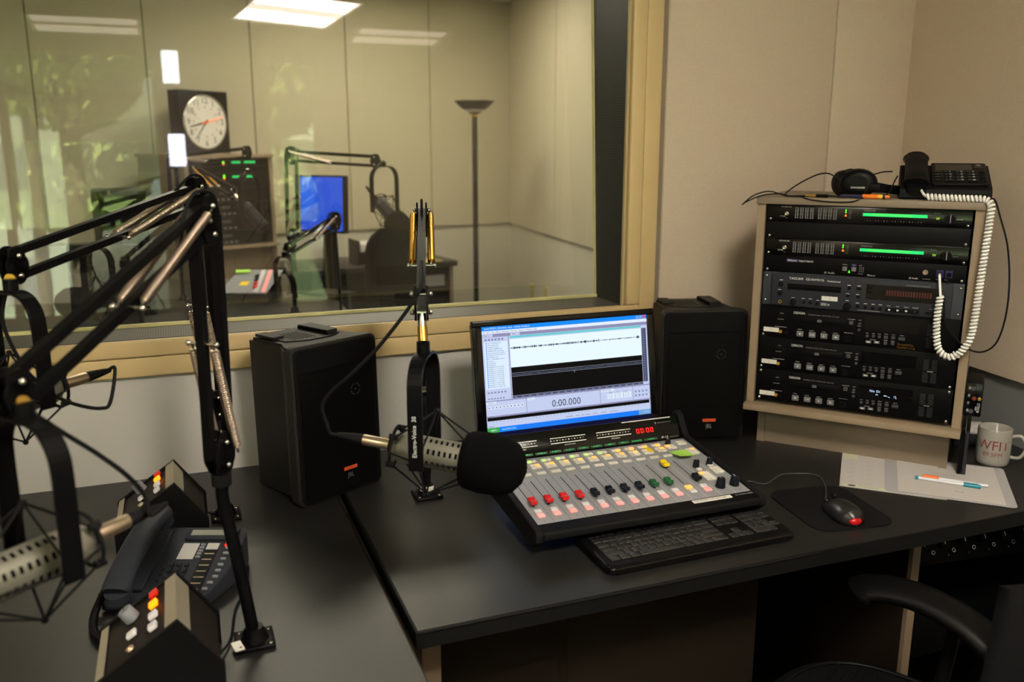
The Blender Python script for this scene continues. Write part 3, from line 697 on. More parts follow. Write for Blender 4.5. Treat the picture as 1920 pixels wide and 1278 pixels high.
def grid(x0, y0, nx, ny, w, h, lit=()):
    b = MB()
    for i in range(nx):
        for j in range(ny): b.box(x0+i*w+.0003, y0+j*h+.0003, 0, x0+(i+1)*w-.0003, y0+(j+1)*h-.0003, .0045, 'lit_amber' if (i, j) in lit else 'button_cream', .0009)
    b.build('button_block', t)
grid(.448, .240, 2, 2, .0125, .011, ((0, 1),)); grid(.485, .255, 2, 2, .0125, .0095); grid(.487, .198, 2, 3, .0125, .0105, ((1, 2),)); grid(.450, .066, 2, 4, .0125, .0105, ((0, 3),)); grid(.4885, .092, 2, 3, .0125, .0105)
grid(.456, .118, 1, 1, .013, .01); grid(.493, .128, 1, 1, .013, .01)
b = MB(); b.box(.364, -.0155, -.0008, .463, -.0035, .0002, 'white_label'); b.text('CR MONITOR-ON AIR', .368, -.0095, .0004, .0078, 'ink', sx=1.05); b.text('IP-12 DIGITAL AUDIO', .474, -.0095, .0002, .0048, 'white_print'); o = b.build('label_strip', t); o['label'] = 'white tape label on the front rail'
# meter bridge, rising at the back
Mb = Matrix.Translation((0, ch+.004, 0)) @ Matrix.Rotation(math.radians(52), 4, 'X') @ Matrix.Diagonal((1, .70, 1, 1))
b = MB(Mb); b.box(-.001, 0, -.02, cw+.001, .088, 0, 'gloss_black', .003); b.build('meter_bridge', t)
b = MB(Mb)
for k in range(11):
    x = .004+.0371*k
    b.box(x, .006, 0, x+.031, .0135, .0006, 'led_green_dark'); b.text(['MIC 1', 'MIC 2', 'MIC 3', 'R Mic 4', 'R CD 1', 'R CD 2', 'R CD 3', 'R CD 4', 'APR 1', 'APR 2', 'X Web PC'][k], x+.0155, .0098, .0008, .0066, 'led_green', 'CENTER', sx=.9)
b.box(.412, .006, 0, .45, .0135, .0006, 'led_green_dark'); b.text('L/PGM', .431, .0098, .0008, .0066, 'led_green', 'CENTER')
b.build('channel_display', t)
for j, x in enumerate((.03, .16, .285)):
    b = MB(Mb); b.box(x, .055, 0, x+.095, .0575, .0005, 'white_print'); b.box(x, .0365, 0, x+.095, .039, .0005, 'white_print')
    for k in range(12): b.box(x+k*.0079, .046, 0, x+k*.0079+.0035, .049, .0005, 'grey_print' if k % 2 else 'white_print')
    b.text(['PROGRAM', 'AUDITION', 'PREVIEW'][j], x+.05, .029, .0006, .006, 'white_print', 'CENTER'); b.build('level_meter', t)
b = MB(Mb); SEG = {'0': 'abcdef'}
for k, xx in enumerate((.396, .408, .424, .436)):
    y0, w_, h_ = .036, .0075, .016
    for (a0, b0, a1, b1) in ((0, h_-.0014, w_, h_), (0, 0, w_, .0014), (0, 0, .0014, h_), (w_-.0014, 0, w_, h_)): b.box(xx+a0, y0+b0, 0, xx+a1, y0+b1, .0006, 'led_red')
b.box(.4185, .040, 0, .4197, .0415, .0006, 'led_red'); b.box(.4185, .047, 0, .4197, .0485, .0006, 'led_red'); o = b.build('clock_display', t); o['label'] = 'red digital timer reading 00:00'
b = MB(Mb); b.box(.452, .062, 0, .456, .070, .0005, 'grey_print'); b.text('wheatstone', .459, .066, .0005, .0085, 'grey_print'); b.text('IP-12', .462, .010, .0005, .0095, 'white_print'); b.text('digital audio', .486, .009, .0005, .005, 'grey_print'); b.box(.36, .0805, 0, .50, .0835, .0008, 'white_print', 0); b.build('lettering', t)
CM = t.matrix_basis.copy()
def con_w(x, y, z=0):
    import mathutils
    return Matrix.Translation((.6517, 1.5405, .80)) @ Matrix.Rotation(-.0074, 4, 'Z') @ Matrix.Rotation(ct, 4, 'X') @ V((x, y, z))
def flat(name, label, cat, P, m, z0, z1, curl=0):
    b = MB(); n = len(P); N = 8
    b.prism(P, z0, z1, m)
    return b
s = thing('sticky_note', 'small green sticky note lying on the upper right of the mixing console', 'sticky note', con_w(.46, .195, 0), (ct, 0, -.0074))
b = MB(); P = [(-.024, .024), (.022, .027), (.026, -.014), (-.021, -.022)]
b.add([(P[0][0], P[0][1], .0055), (P[1][0], P[1][1], .0052), (P[2][0], P[2][1], .0075), (P[3][0]+.002, P[3][1]+.002, .014), (P[0][0], P[0][1], .0062), (P[1][0], P[1][1], .0059), (P[2][0], P[2][1], .0082), (P[3][0]+.002, P[3][1]+.002, .0147)],
      [(0, 3, 2, 1), (4, 5, 6, 7), (0, 1, 5, 4), (1, 2, 6, 5), (2, 3, 7, 6), (3, 0, 4, 7)], 'sticky_green'); b.build('sheet', s)
s = thing('sticky_tab', 'small yellow sticky tab on a console button above the yellow fader', 'sticky tab', con_w(.3965, .2469, .0048), (ct, 0, -.0074+.15))
MB().box(-.006, -.012, 0, .0065, .012, .0008, 'sticky_yellow').build('tab', s)
# ---------------------------------------------------------------- keyboard
t = thing('keyboard', 'black curved edge computer keyboard in front of the mixing console', 'keyboard', (.738, 1.388, DZ), (math.radians(2.5), 0, .012))
b = MB(); b.rrect(0, 0, .452, .172, .024, .0, .018, 'plastic_dark', 8, top=.008); b.build('case', t)
b = MB(); b.rrect(.004, -.001, .448, .021, .010, .004, .0165, 'gloss_black', 6, top=.005); o = b.build('palm_edge', t); o['label'] = 'glossy front edge'
rows = [([1]*13+[2], .0), ([1.5]+[1]*12+[1.5], 0), ([1.75]+[1]*11+[2.25], 0), ([2.25]+[1]*10+[2.75], 0), ([1.25, 1.25, 1.25, 5.6, 1.25, 1.25, 1.25, 1.9], 0)]
ku = .0186; x0 = .018; y0 = .099; keys = []
for r, (ws, _) in enumerate(rows):
    x = x0
    for w_ in ws: keys.append((x, y0-r*.0186, w_*ku)); x += w_*ku
for k in range(3):
    for j in range(2): keys.append((x0+ku*15.4+k*ku, y0-j*.0186, ku))
    keys.append((x0+ku*15.4+k*ku, y0-4*.0186, ku))
keys.append((x0+ku*16.4, y0-3*.0186, ku))
for j in range(5):
    for k in range(4):
        if (j in (2, 4) and k == 3) or (j == 4 and k == 1): continue
        keys.append((x0+ku*18.8+k*ku, y0-j*.0186, ku*(2 if j == 4 and k == 0 else 1)))
lab = list('`1234567890-=')+['Bksp', 'Tab']+list('QWERTYUIOP[]\\')+['Caps']+list("ASDFGHJKL;'")+['Enter', 'Shift']+list('ZXCVBNM,./')+['Shift', 'Ctrl', '#', 'Alt', '', 'Alt', '#', '=', 'Ctrl']
for i, (x, y, w_) in enumerate(keys[:99]):
    b = MB(); b.box(x+.001, y+.001, .016, x+w_-.001, y+.0175, .0205, 'key_black', .0018, 2)
    if i < len(lab) and lab[i]: b.text(lab[i], x+.004, y+.0125, .0207, .0052 if len(lab[i]) == 1 else .0036, 'grey_print')
    elif i >= 84: b.text('789+456 123 0.'[(i-84) % 14], x+.004, y+.0125, .0207, .0055, 'grey_print')
    b.build('key', t)
b = MB()
for i, (x, y, w_) in enumerate(keys[99:]): b.box(x+.001, y+.001, .016, x+w_-.001, y+.0175, .0205, 'plastic_dark', .0018)
for k in range(20):
    x = x0+k*.0152+(k//4)*.006; b.box(x, .124, .016, x+.013, .134, .0198, 'plastic_dark', .0015); b.box(x+.004, .1285, .0199, x+.008, .1293, .02, 'grey_print')
for k in range(8): b.box(x0+.06+k*.032, .144, .016, x0+.074+k*.032, .1505, .0192, 'plastic_dark', .0015); b.box(x0+.064+k*.032, .147, .0193, x0+.070+k*.032, .1478, .0194, 'grey_print')
o = b.build('function_key', t); o['kind'] = 'stuff'
b = MB(); b.text('Microsoft', .372, .162, .0184, .010, 'white_print'); b.build('lettering', t)
b = MB(); b.disc(.375, .15, .0186, .0012, 'led_bright_green'); b.disc(.39, .15, .0186, .0009, 'grey_print'); b.disc(.405, .15, .0186, .0009, 'grey_print'); b.build('indicator_light', t)
# ---------------------------------------------------------------- mouse mat and mouse
t = thing('mouse_mat', 'black rounded mouse mat on the desk right of the console', 'mouse mat', (1.30, 1.395, DZ), (0, 0, -.14))
MB().rrect(-.045, 0, .155, .235, .04, .0003, .003, 'mat_black', 8).build('mat', t)
t = thing('computer_mouse', 'dark grey wired mouse with red tail light on the mouse mat', 'computer mouse', (1.362, 1.452, DZ+.003), (0, 0, -.20))
def mouse_rings(s=1, zt=0):
    R = []
    for j in range(11):
        y = -.062+.124*j/10; q = (j/10-.5)*2; w_ = .031*(1-abs(q)**3.2)**.5*(1-.12*q)*s+.0015; h_ = (.036*(1-abs(q+.25)**2.6*.55)+.002)*(1 if abs(q) < .99 else .4)
        R.append([V((w_*math.cos(a), y, .001+h_*max(0, math.sin(a))**.8*s+zt)) for a in [PI*k/14 for k in range(15)]])
    return R
b = MB(); b.skin(mouse_rings(), 'mouse_grey'); b.build('shell', t)
b = MB(); b.sphere((0, -.0535, .0110), .0160, 'mouse_red', (.95, .62, .6)); b.build('tail_light', t)
b = MB(); b.cyl((-.004, .038, .034), (.004, .038, .034), .006, 'rubber'); b.build('scroll_wheel', t)
b = MB(); b.text('Microsoft', 0, -.036, .0352, .0075, 'white_print', 'CENTER'); b.M = Matrix(); o = b.build('lettering', t); o.rotation_euler = (math.radians(13), 0, 0); o.location = (0, 0, .003)
b = MB(Matrix.Translation((-1.362, -1.452, -DZ-.003))); b = MB()
Mi = (Matrix.Translation((1.362, 1.452, DZ+.003)) @ Matrix.Rotation(-.20, 4, 'Z')).inverted()
b.M = Mi
cab = [(1.372, 1.512, DZ+.016), (1.378, 1.525, DZ+.012), (1.415, 1.566, DZ+.005), (1.448, 1.608, DZ+.005), (1.475, 1.655, DZ+.005), (1.473, 1.688, DZ+.003), (1.434, 1.706, DZ+.003), (1.398, 1.712, DZ+.003), (1.358, 1.692, DZ+.003), (1.327, 1.675, DZ+.003), (1.309, 1.68, DZ+.003), (1.299, 1.699, DZ+.003), (1.275, 1.715, DZ+.003)]
b.tube(smooth(cab), .0018, 'cable_grey', 6); b.build('cable', t)
# ---------------------------------------------------------------- papers, pens, mug
t = thing('paper_sheet', 'pale calendar sheet with a green border sticking out under the plastic sleeve', 'paper', (1.488, 1.603, DZ), (0, 0, math.radians(-43)))
b = MB(); b.box(0, 0, .0004, .24, .262, .0012, 'paper'); b.rect(.004, .004, .23, .020, .0014, 'paper_green'); b.rect(.004, .21, .04, .252, .0014, 'paper_green')
b.rect(0, .256, .24, .262, .0014, 'aluminium')
for k in range(5): b.rect(.04+k*.042, .022, .0405+k*.042, .25, .0014, 'line_light')
for k in range(6):
    for j in range(4): b.rect(.02+j*.042, .04+k*.033, .030+j*.042, .0412+k*.033, .0015, 'ink_grey')
b.add([(.028+.010*math.cos(a*.63), .012+.005*math.sin(a*.63), .0015) for a in range(10)], [tuple(range(10))], 'ink'); b.text('WIDE ORANGE', .042, .012, .0015, .007, 'ink_grey'); b.build('sheet', t)
t = thing('document_sleeve', 'clear plastic sleeve of white papers on the desk beside the mug', 'document sleeve', (1.567, 1.535, DZ), (0, 0, math.radians(-43.5)))
b = MB(); b.rrect(0, 0, .285, .275, .012, .0018, .0032, 'sleeve', 4); b.build('sleeve', t)
b = MB(); b.rect(.03, .008, .262, .268, .0034, 'paper')
for k in range(9): b.rect(.10 if k % 3 else .13, .128+k*.0062, .20-.012*(k % 4), .1286+k*.0062, .0036, 'ink_grey')
b.text('918', .155, .055, .0036, .014, 'grey_print'); b.build('page', t)
def pen(loc, rz, body, cap, tip, label):
    t = thing('pen', label, 'pen', loc, (0, 0, rz)); L = .135
    b = MB(); b.cyl((0, 0, .0042), (L, 0, .0042), .0040, body, n=10); b.build('barrel', t)
    b = MB(); b.cyl((L-.034, 0, .0044), (L+.004, 0, .0044), .0052, cap, n=10); b.box(L-.034, -.0008, .0094, L-.002, .0008, .0108, cap); b.build('cap', t)
    b = MB(); b.cyl((-.008, 0, .0042), (0, 0, .0042), .0044, tip, n=10); b.build('end_plug', t)
pen((1.698, 1.560, DZ+.0034), math.radians(-47.5), 'pen_white', 'teal', 'teal', 'white pen with a teal cap on the plastic sleeve')
pen((1.8085, 1.462, DZ+.0034), math.radians(-47.5+180), 'pen_white', 'orange_cap', 'pen_white', 'white pen with an orange cap lying along the teal one')
t = thing('mug', 'pale ceramic mug with maroon lettering at the right edge of the desk', 'mug', (1.985, 1.592, DZ), (0, 0, 0))
b = MB(); r = .0415; b.lathe((0, 0, 0), (0, 0, 1), [(0, r-.004), (.004, r-.001), (.012, r), (.094, r), (.097, r-.001), (.098, r-.0025), (.096, r-.004), (.02, r-.005), (.008, r-.012), (.0078, .001)], 'ceramic', 40, caps=True); b.build('body', t)
va = math.atan2(-1.592, -1.985)
ha = va+PI/2-.1
hd = V((math.cos(ha), math.sin(ha), 0))
b = MB(); b.tube(smooth([hd*(r-.003)+V((0, 0, .078)), hd*(r+.02)+V((0, 0, .082)), hd*(r+.033)+V((0, 0, .055)), hd*(r+.022)+V((0, 0, .026)), hd*(r-.003)+V((0, 0, .022))]), .0048, 'ceramic', 10); b.build('handle', t)
b = MB()
def wrap(st, z, size, sx=1):
    vs, fs = textmesh(st, 'CENTER', 1.0)
    b.add([((r+.0004)*math.cos(va+x*sx*size/r), (r+.0004)*math.sin(va+x*sx*size/r), z+y*size) for x, y in vs], fs, 'maroon')
wrap('WFIT', .056, .036, .95); wrap('89.5FM', .032, .016, 1.0); b.build('lettering', t)
bmx = bmesh.new()
t = thing('memo_block', 'white memo block behind the mug', 'memo block', (2.055, 1.735, DZ), (0, 0, -.6))
MB().box(-.04, -.03, 0, .04, .03, .035, 'phone_grey').build('tray', t); MB().box(-.039, -.029, .035, .039, .029, .055, 'paper', .001).build('paper_stack', t)
# ---------------------------------------------------------------- hutch in the corner
HP = V((1.4735, 1.9195, 0)); HY = -.87
HM = Matrix.Translation(HP) @ Matrix.Rotation(HY, 4, 'Z')
def H(s, d, z): return HM @ V((s, d, z))
t = thing('rack_hutch', 'beige equipment hutch holding the black rack units in the room corner', 'equipment hutch', HP, (0, 0, HY))
dpt = .36
b = MB(); b.box(-.036, -.012, 1.4135, .501, dpt, 1.432, 'hutch_beige', .0015); b.box(-.0362, -.0135, 1.414, .5012, -.0118, 1.4315, 'hutch_beige', .0006); b.build('top_board', t)
b = MB(); b.box(-.034, -.004, .87, -.0135, dpt, 1.4135, 'hutch_beige'); b.box(-.0335, -.0055, .872, -.014, -.004, 1.4135, 'hutch_edge'); b.build('side_panel', t)
b = MB(); b.box(.4785, -.004, .87, .499, dpt, 1.4135, 'hutch_beige'); b.box(.479, -.0055, .872, .4985, -.004, 1.4135, 'hutch_edge'); b.build('side_panel', t)
b = MB(); b.box(-.036, -.030, .8525, .501, dpt, .870, 'hutch_edge', .0015); b.build('shelf_board', t)
b = MB(); b.box(-.0135, dpt-.012, .87, .4785, dpt, 1.4135, 'rack_gap'); b.build('back_panel', t)
b = MB(); b.box(-.012, .055, DZ+.0005, .008, dpt, .8525, 'hutch_beige'); b.box(.457, .055, DZ+.0005, .477, dpt, .8525, 'hutch_beige'); b.box(.008, .062, DZ+.0005, .457, .078, .8525, 'hutch_beige'); b.build('base', t)
# ---------------------------------------------------------------- rack units
U = .04445; RZ = .8795
def unit(name, label, cat, k0, n, m='rack_black', group=None, depth=.22):
    """k0 = units from the bottom of the stack, n = units high"""
    t = thing(name, label, cat, (HP.x, HP.y, RZ+k0*U), (PI/2, 0, HY), group)
    b = MB(); b.box(-.0085, .0004, -.003, .4735, n*U-.0004, 0, m, .0006)
    b.build('faceplate', t)
    b = MB(); b.box(.012, .002, -depth, .453, n*U-.002, -.003, 'rack_gap'); b.build('case', t)
    return t
def screws(t, n, ys):
    for x in (0, .465):
        for y in ys:
            b = MB(); b.sphere((x, y, .0005), .0042, 'chrome', (1, 1, .6), 10, 6); b.box(x-.0025, y-.0004, .0029, x+.0025, y+.0004, .0032, 'rack_gap'); b.build('screw', t)
def blade(k0, label):
    t = unit('audio_interface', label, 'audio interface', k0, 1, 'gloss_black', 'network audio interfaces')
    b = MB()
    b.text('192.168.87.108', .026, .0385, .0003, .0042, 'white_print'); b.text('92-WB', .024, .014, .0003, .0045, 'white_print')
    b.text('wheatstone', .229, .0355, .0003, .0058, 'grey_print'); b.text('Wheatnet', .390, .034, .0003, .0034, 'grey_print'); b.text('control', .44, .0205, .0003, .0042, 'grey_print')
    for k in range(22): b.rect(.232+k*.0065, .0095, .2335+k*.0065, .0115, .0003, 'led_red_dim' if k % 3 == 0 else 'grey_print')
    b.build('printing', t)
    b = MB(); b.lathe((.0415, .021, 0), (0, 0, 1), [(0, .0052), (.003, .0052), (.003, .0032), (.0005, .003)], 'chrome', 14); b.rect(.039, .009, .044, .0098, .0003, 'grey_print'); b.build('jack', t)
    for g in range(2):
        b = MB()
        for c in range(4):
            x = .062+g*.0575+c*.0125
            for cc in range(2):
                for j in range(15): b.rect(x+cc*.0052, .010+j*.0019, x+cc*.0052+.0034, .010+j*.0019+.0011, .0003, 'key_grey' if j % 5 else 'grey_print')
        b.build('level_meter', t)
    b = MB(); b.add([(.185, .033, .0005), (.189, .033, .0005), (.187, .038, .0005)], [(0, 1, 2)], 'led_bright_green'); b.add([(.185, .028, .0005), (.189, .028, .0005), (.187, .033, .0005)], [(0, 1, 2)], 'led_bright_green')
    b.add([(.1845, .019, .0005), (.1905, .019, .0005), (.187, .0255, .0005)], [(0, 1, 2)], 'led_orange')
    for k in range(6): b.rect(.193, .014+k*.004, .201, .0148+k*.004, .0004, 'key_grey')
    b.build('status_light', t)
    b = MB(); b.rect(.2275, .0215, .3755, .0292, .0004, 'led_green'); b.text('WHEATNET IP BY WHEATSTONE', .2475, .0253, .0006, .0068, 'led_bright_green', sx=.93); b.build('display', t)
    b = MB(); b.text('W', .3945, .021, .0005, .0095, 'logo_green', sx=.9); b.build('logo', t)
    b = MB(); b.cyl((.427, .021, 0), (.427, .021, .012), .0115, 'plastic_dark', n=28); b.box(.4265, .013, .012, .4275, .032, .0124, 'white_print'); b.build('knob', t)
    screws(t, 1, (.0064,))
    return t
blade(11, 'topmost rack unit with bar meters and a bright green text display')
t = unit('blank_panel', 'plain black blank panel between the two green display units', 'blank panel', 10, 1, 'rack_blank'); screws(t, 1, (.0064,))
blade(9, 'second rack unit with bar meters and green display, below the blank panel')
t = unit('phone_hybrid', 'black telephone hybrid unit with blue jack corner above the grey recorder', 'telephone hybrid', 8, 1); screws(t, 1, (.0064,))
b = MB(); b.rect(.049, .0285, .0775, .0365, .0003, 'jack_blue'); b.text('PBXport', .051, .0325, .0004, .0068, 'white_print'); b.text('Digital Hybrid', .080, .0325, .0004, .0064, 'white_print'); b.text('JK Audio', .146, .006, .0004, .0072, 'white_print'); b.text('PBXport', .250, .006, .0004, .0056, 'white_print'); b.text('JK Audio', .348, .006, .0004, .0056, 'white_print')
b.text('Handset', .189, .030, .0004, .0036, 'white_print'); b.rect(.211, .0275, .2235, .0325, .0003, 'jack_blue'); b.text('Line', .214, .030, .0004, .0036, 'white_print'); b.text('Mix Monitor', .379, .006, .0004, .0034, 'white_print'); b.text('Send', .229, .030, .0004, .0034, 'white_print'); b.text('Receive', .229, .0085, .0004, .0034, 'white_print'); b.text('Handset', .408, .007, .0004, .0032, 'white_print'); b.text('Phone', .428, .007, .0004, .0032, 'white_print'); b.build('printing', t)
for x in (.190, .212): MB().box(x, .014, 0, x+.011, .025, .004, 'key_grey', .001).build('button', t)
MB().add([(.2045, .010, .0045), (.2095, .010, .0045), (.207, .017, .0045)], [(0, 1, 2)], 'led_bright_green').build('status_light', t)
b = MB()
for k in range(3):
    for j in range(3): b.rect(.2295+k*.0045, .013+j*.005, .2325+k*.0045, .0155+j*.005, .0004, 'key_grey')
b.build('led_cluster', t)
b = MB(); b.lathe((.3835, .0225, 0), (0, 0, 1), [(0, .0065), (.004, .006), (.004, .0035), (.001, .003)], 'xlr_nickel', 16); b.build('jack', t)
b = MB(); b.box(.408, .012, 0, .424, .030, .0012, 'jack_blue'); b.box(.428, .012, 0, .444, .030, .0012, 'jack_blue'); b.rect(.411, .015, .421, .024, .0014, 'rack_gap'); b.rect(.431, .015, .441, .024, .0014, 'rack_gap'); b.build('phone_socket', t)
# disc recorder
t = unit('disc_recorder', 'dark grey disc recorder with a dim red display in the middle of the rack', 'disc recorder', 6, 2, 'recorder_ear'); screws(t, 2, (.012, 2*U-.012))
b = MB(); b.box(.0165, .0012, 0, .4485, 2*U-.0015, .011, 'recorder_grey', .002); b.build('front_panel', t)
z = .0112; b = MB(); b.text('TASCAM', .061, .0755, z, .0085, 'white_print', sp=1.1); b.text('CD-RW901SL', .103, .0755, z, .0080, 'white_print'); b.text('Professional', .157, .0745, z, .0066, 'white_print'); b.text('CD REWRITABLE RECORDER', .345, .0775, z, .0042, 'grey_print')
for x, y in ((.041, .069), (.038, .043), (.211, .067), (.235, .067), (.209, .045), (.233, .045), (.074, .024), (.1, .024), (.118, .024), (.1365, .022), (.209, .0275), (.234, .023), (.2535, .023), (.272, .023), (.289, .023)): b.box(x-.004, y, z-.0002, x+.004, y+.0013, z, 'white_print')
for k, s_ in enumerate(('STOP', 'PLAY', 'READY', 'RECORD', '', 'SYNC', 'INPUT')): b.text(s_, .3085+k*.0205-(.004 if k > 4 else 0), .0225, z, .0034, 'white_print', 'CENTER')
b.rect(.235, .0055, .289, .0061, z, 'white_print'); b.build('printing', t)
b = MB(); b.box(.058, .046, z-.001, .1925, .062, z+.0005, 'plastic_dark'); b.box(.060, .048, z, .1905, .053, z+.0012, 'rack_gap'); b.build('disc_tray', t)
b = MB(); b.box(.0345, .052, z-.001, .047, .064, z+.003, 'plastic_black', .001); b.build('power_switch', t)
def kn(t, x, y, r, h, z=z, m='plastic_black'): MB().lathe((x, y, z-.001), (0, 0, 1), [(0, r), (h, r*.86), (h+.0008, r*.6)], m, 18).build('knob', t)
kn(t, .0400, .034, .006, .008); kn(t, .0752, .0135, .0078, .009); kn(t, .210, .0125, .0098, .011)
for x, y in ((.1015, .0145), (.1185, .0145), (.1365, .0135), (.2349, .0145), (.2541, .0145), (.2718, .0135), (.2888, .0135), (.2115, .0605), (.2100, .0405), (.2349, .0395)): kn(t, x, y, .0045, .004)
MB().box(.229, .0585, z-.001, .241, .0645, z+.003, 'plastic_black', .001).build('button', t)
for k in range(4):
    b = MB(); x = .302+k*.0197; b.box(x, .0085, z-.001, x+.0185, .0185, z+.003, 'plastic_black', .0008); b.rect(x+.006, .0115, x+.011, .0155, z+.0032, 'white_print' if k < 3 else 'led_red_dim'); b.build('button', t)
for x in (.393, .413): MB().box(x, .0095, z-.001, x+.012, .0155, z+.002, 'plastic_black', .0008).build('button', t)
b = MB(); b.box(.2525, .036, z-.001, .4195, .074, z+.0006, 'display_black')
for k in range(17): b.rect(.300+k*.0062, .0485, .3042+k*.0062, .0625, z+.0008, 'led_red_dim')
b.build('display', t)
b = MB(); b.box(.256, .063, z, .268, .069, z+.0022, 'plastic_black'); b.box(.256, .051, z, .268, .057, z+.0022, 'plastic_black'); b.build('button', t)
b = MB(); b.rect(.146, .0235, .1855, .035, z+.0004, 'white_label'); b.text('4', .166, .029, z+.0006, .006, 'ink', 'CENTER'); o = b.build('paper_label', t)
b = MB(); b.box(.145, .010, z-.0005, .159, .017, z+.0003, 'grey_print'); b.rect(.161, .0105, .167, .0155, z+.0002, 'grey_print'); b.build('disc_logo', t)
b = MB(); b.lathe((.0412, .0115, z-.001), (0, 0, 1), [(0, .0045), (.003, .0045), (.003, .0028), (.0005, .0025)], 'gold', 14); b.build('jack', t)
# three disc players
def player(k0, label, num, shown=None, donated=False):
    t = unit('disc_player', label, 'disc player', k0, 2, 'rack_black', 'black disc players'); screws(t, 2, (.0064, 2*U-.0064) if k0 == 0 else (.0064,))
    b = MB(); b.text('DENON', .0765, .0715, .0004, .0088, 'white_print', sx=.92, sp=.98); b.text('COMPACT DISC / MP3 PLAYER  DN-C620', .114, .0695, .0004, .0043, 'grey_print')
    for x, y, w_ in ((.046, .0665, .010), (.044, .050, .016), (.0955, .0275, .010), (.126, .0265, .012), (.1565, .0262, .010), (.186, .0262, .012), (.222, .0665, .018), (.243, .066, .007), (.242, .0505, .009), (.045, .0295, .03), (.218, .030, .022), (.263, .0345, .007), (.278, .0345, .007), (.292, .0345, .008), (.308, .036, .009), (.325, .036, .008), (.345, .036, .010), (.278, .0185, .014), (.308, .0195, .009), (.325, .0195, .009)):
        b.rect(x-w_/2, y, x+w_/2, y+.0014, .0004, 'grey_print')
    for g in range(2):
        for j in range(18):
            if abs(j-8) > 0: b.rect(.4005+g*.019+(0), .012+j*.0034, .4135+g*.019, .0128+j*.0034, .0004, 'key_mid')
    if donated: b.text('Donated by:', .336, .0140, .0004, .0078, 'brass'); b.text('Stephen Long', .335, .0065, .0004, .0078, 'brass')
    b.build('printing', t)
    b = MB(); b.box(.0755, .0465, 0, .2085, .0635, .002, 'plastic_dark', .001); b.rect(.138, .0515, .149, .0585, .0022, 'key_grey'); b.text('disc', .1435, .0550, .0024, .0048, 'ink', 'CENTER'); b.build('disc_tray', t)
    b = MB(); b.box(.036, .0545, 0, .058, .0615, .0035, 'plastic_dark', .0015); b.build('power_switch', t)
    for x, s_ in ((.0965, 'q'), (.1277, 'CUE'), (.1576, 'p'), (.1874, 'u')):
        b = MB(); b.box(x-.0085, .0095, 0, x+.0085, .0235, .0035, 'key_grey', .001)
        if s_ == 'q': b.rect(x-.002, .0145, x+.002, .0185, .0037, 'white_print')
        elif s_ == 'CUE': b.text('CUE', x, .0165, .0037, .0062, 'white_print', 'CENTER')
        elif s_ == 'p': b.add([(x-.002, .0145, .0037), (x+.003, .0165, .0037), (x-.002, .0185, .0037)], [(0, 1, 2)], 'white_print')
        else: b.rect(x-.0025, .0145, x-.0005, .0185, .0037, 'white_print'); b.rect(x+.0005, .0145, x+.0025, .0185, .0037, 'white_print')
        b.build('button', t)
    b = MB(); b.cyl((.2185, .0145, 0), (.2185, .0145, .009), .0085, 'plastic_dark', n=24); b.build('knob', t)
    MB().box(.217, .0535, 0, .227, .0635, .003, 'key_mid', .001).build('button', t)
    for x, y in ((.2427, .0575), (.2427, .0415), (.2633, .0275), (.2782, .0285), (.2924, .0285)): MB().cyl((x, y, 0), (x, y, .0025), .0036, 'key_mid', n=12).build('button', t)
    for x, y, w_, h_, m in ((.308, .0285, .009, .008, 'key_mid'), (.325, .0295, .009, .008, 'key_mid'), (.345, .0285, .015, .008, 'key_mid'), (.2675, .0125, .013, .0065, 'key_grey'), (.2874, .0135, .013, .0065, 'key_grey'), (.308, .0135, .008, .008, 'key_mid'), (.325, .0145, .008, .008, 'key_mid')):
        b = MB(); b.box(x-w_/2, y-h_/2, 0, x+w_/2, y+h_/2, .0028, m, .0008)
        if w_ == .013: b.rect(x-.003, y-.0012, x+.003, y+.0012, .003, 'white_print')
        b.build('button', t)
    b = MB(); b.box(.2545, .0425, 0, .384, .0755, .0006, 'display_black')
    if shown:
        b.text(shown, .281, .0615, .0008, .0088, 'led_white', sp=1.15)
        for x, y, w_ in ((.296, .0525, .006), (.316, .052, .008), (.326, .0495, .005), (.345, .0485, .002)): b.rect(x, y, x+w_, y+.0014, .0008, 'led_white')
        b.text('12', .339, .0525, .0008, .0075, 'led_white', sx=.9); b.rect(.378, .0555, .382, .0562, .0008, 'led_red_dim')
    b.build('display', t)
    b = MB(); b.box(.4165, .012, 0, .4175, .074, .0003, 'rack_gap'); b.build('slider_slot', t)
    b = MB(); b.box(.4105, .0385, 0, .4245, .0455, .006, 'plastic_dark', .001); b.rect(.411, .0412, .424, .0422, .0062, 'white_print'); b.build('slider', t)
    b = MB(); b.rect(.0005, .0145, .041, .0265, .0006, 'white_label'); b.text(num, .0205, .0205, .0008, .006, 'ink', 'CENTER'); b.build('paper_label', t)
    b = MB(); b.lathe((.0455, .0175, 0), (0, 0, 1), [(0, .0045), (.003, .0045), (.003, .0028), (.0005, .0025)], 'gold', 14); b.build('jack', t)
    kn(t, .0605, .0165, .0062, .007, 0.001, 'plastic_dark')
    return t
player(4, 'upper black disc player with gold donation lettering, below the grey recorder', '3', donated=True)
player(2, 'middle black disc player of the three in the rack, display unlit', '2')
player(0, 'lowest black disc player with lit text on its display', '1', 'No Di')
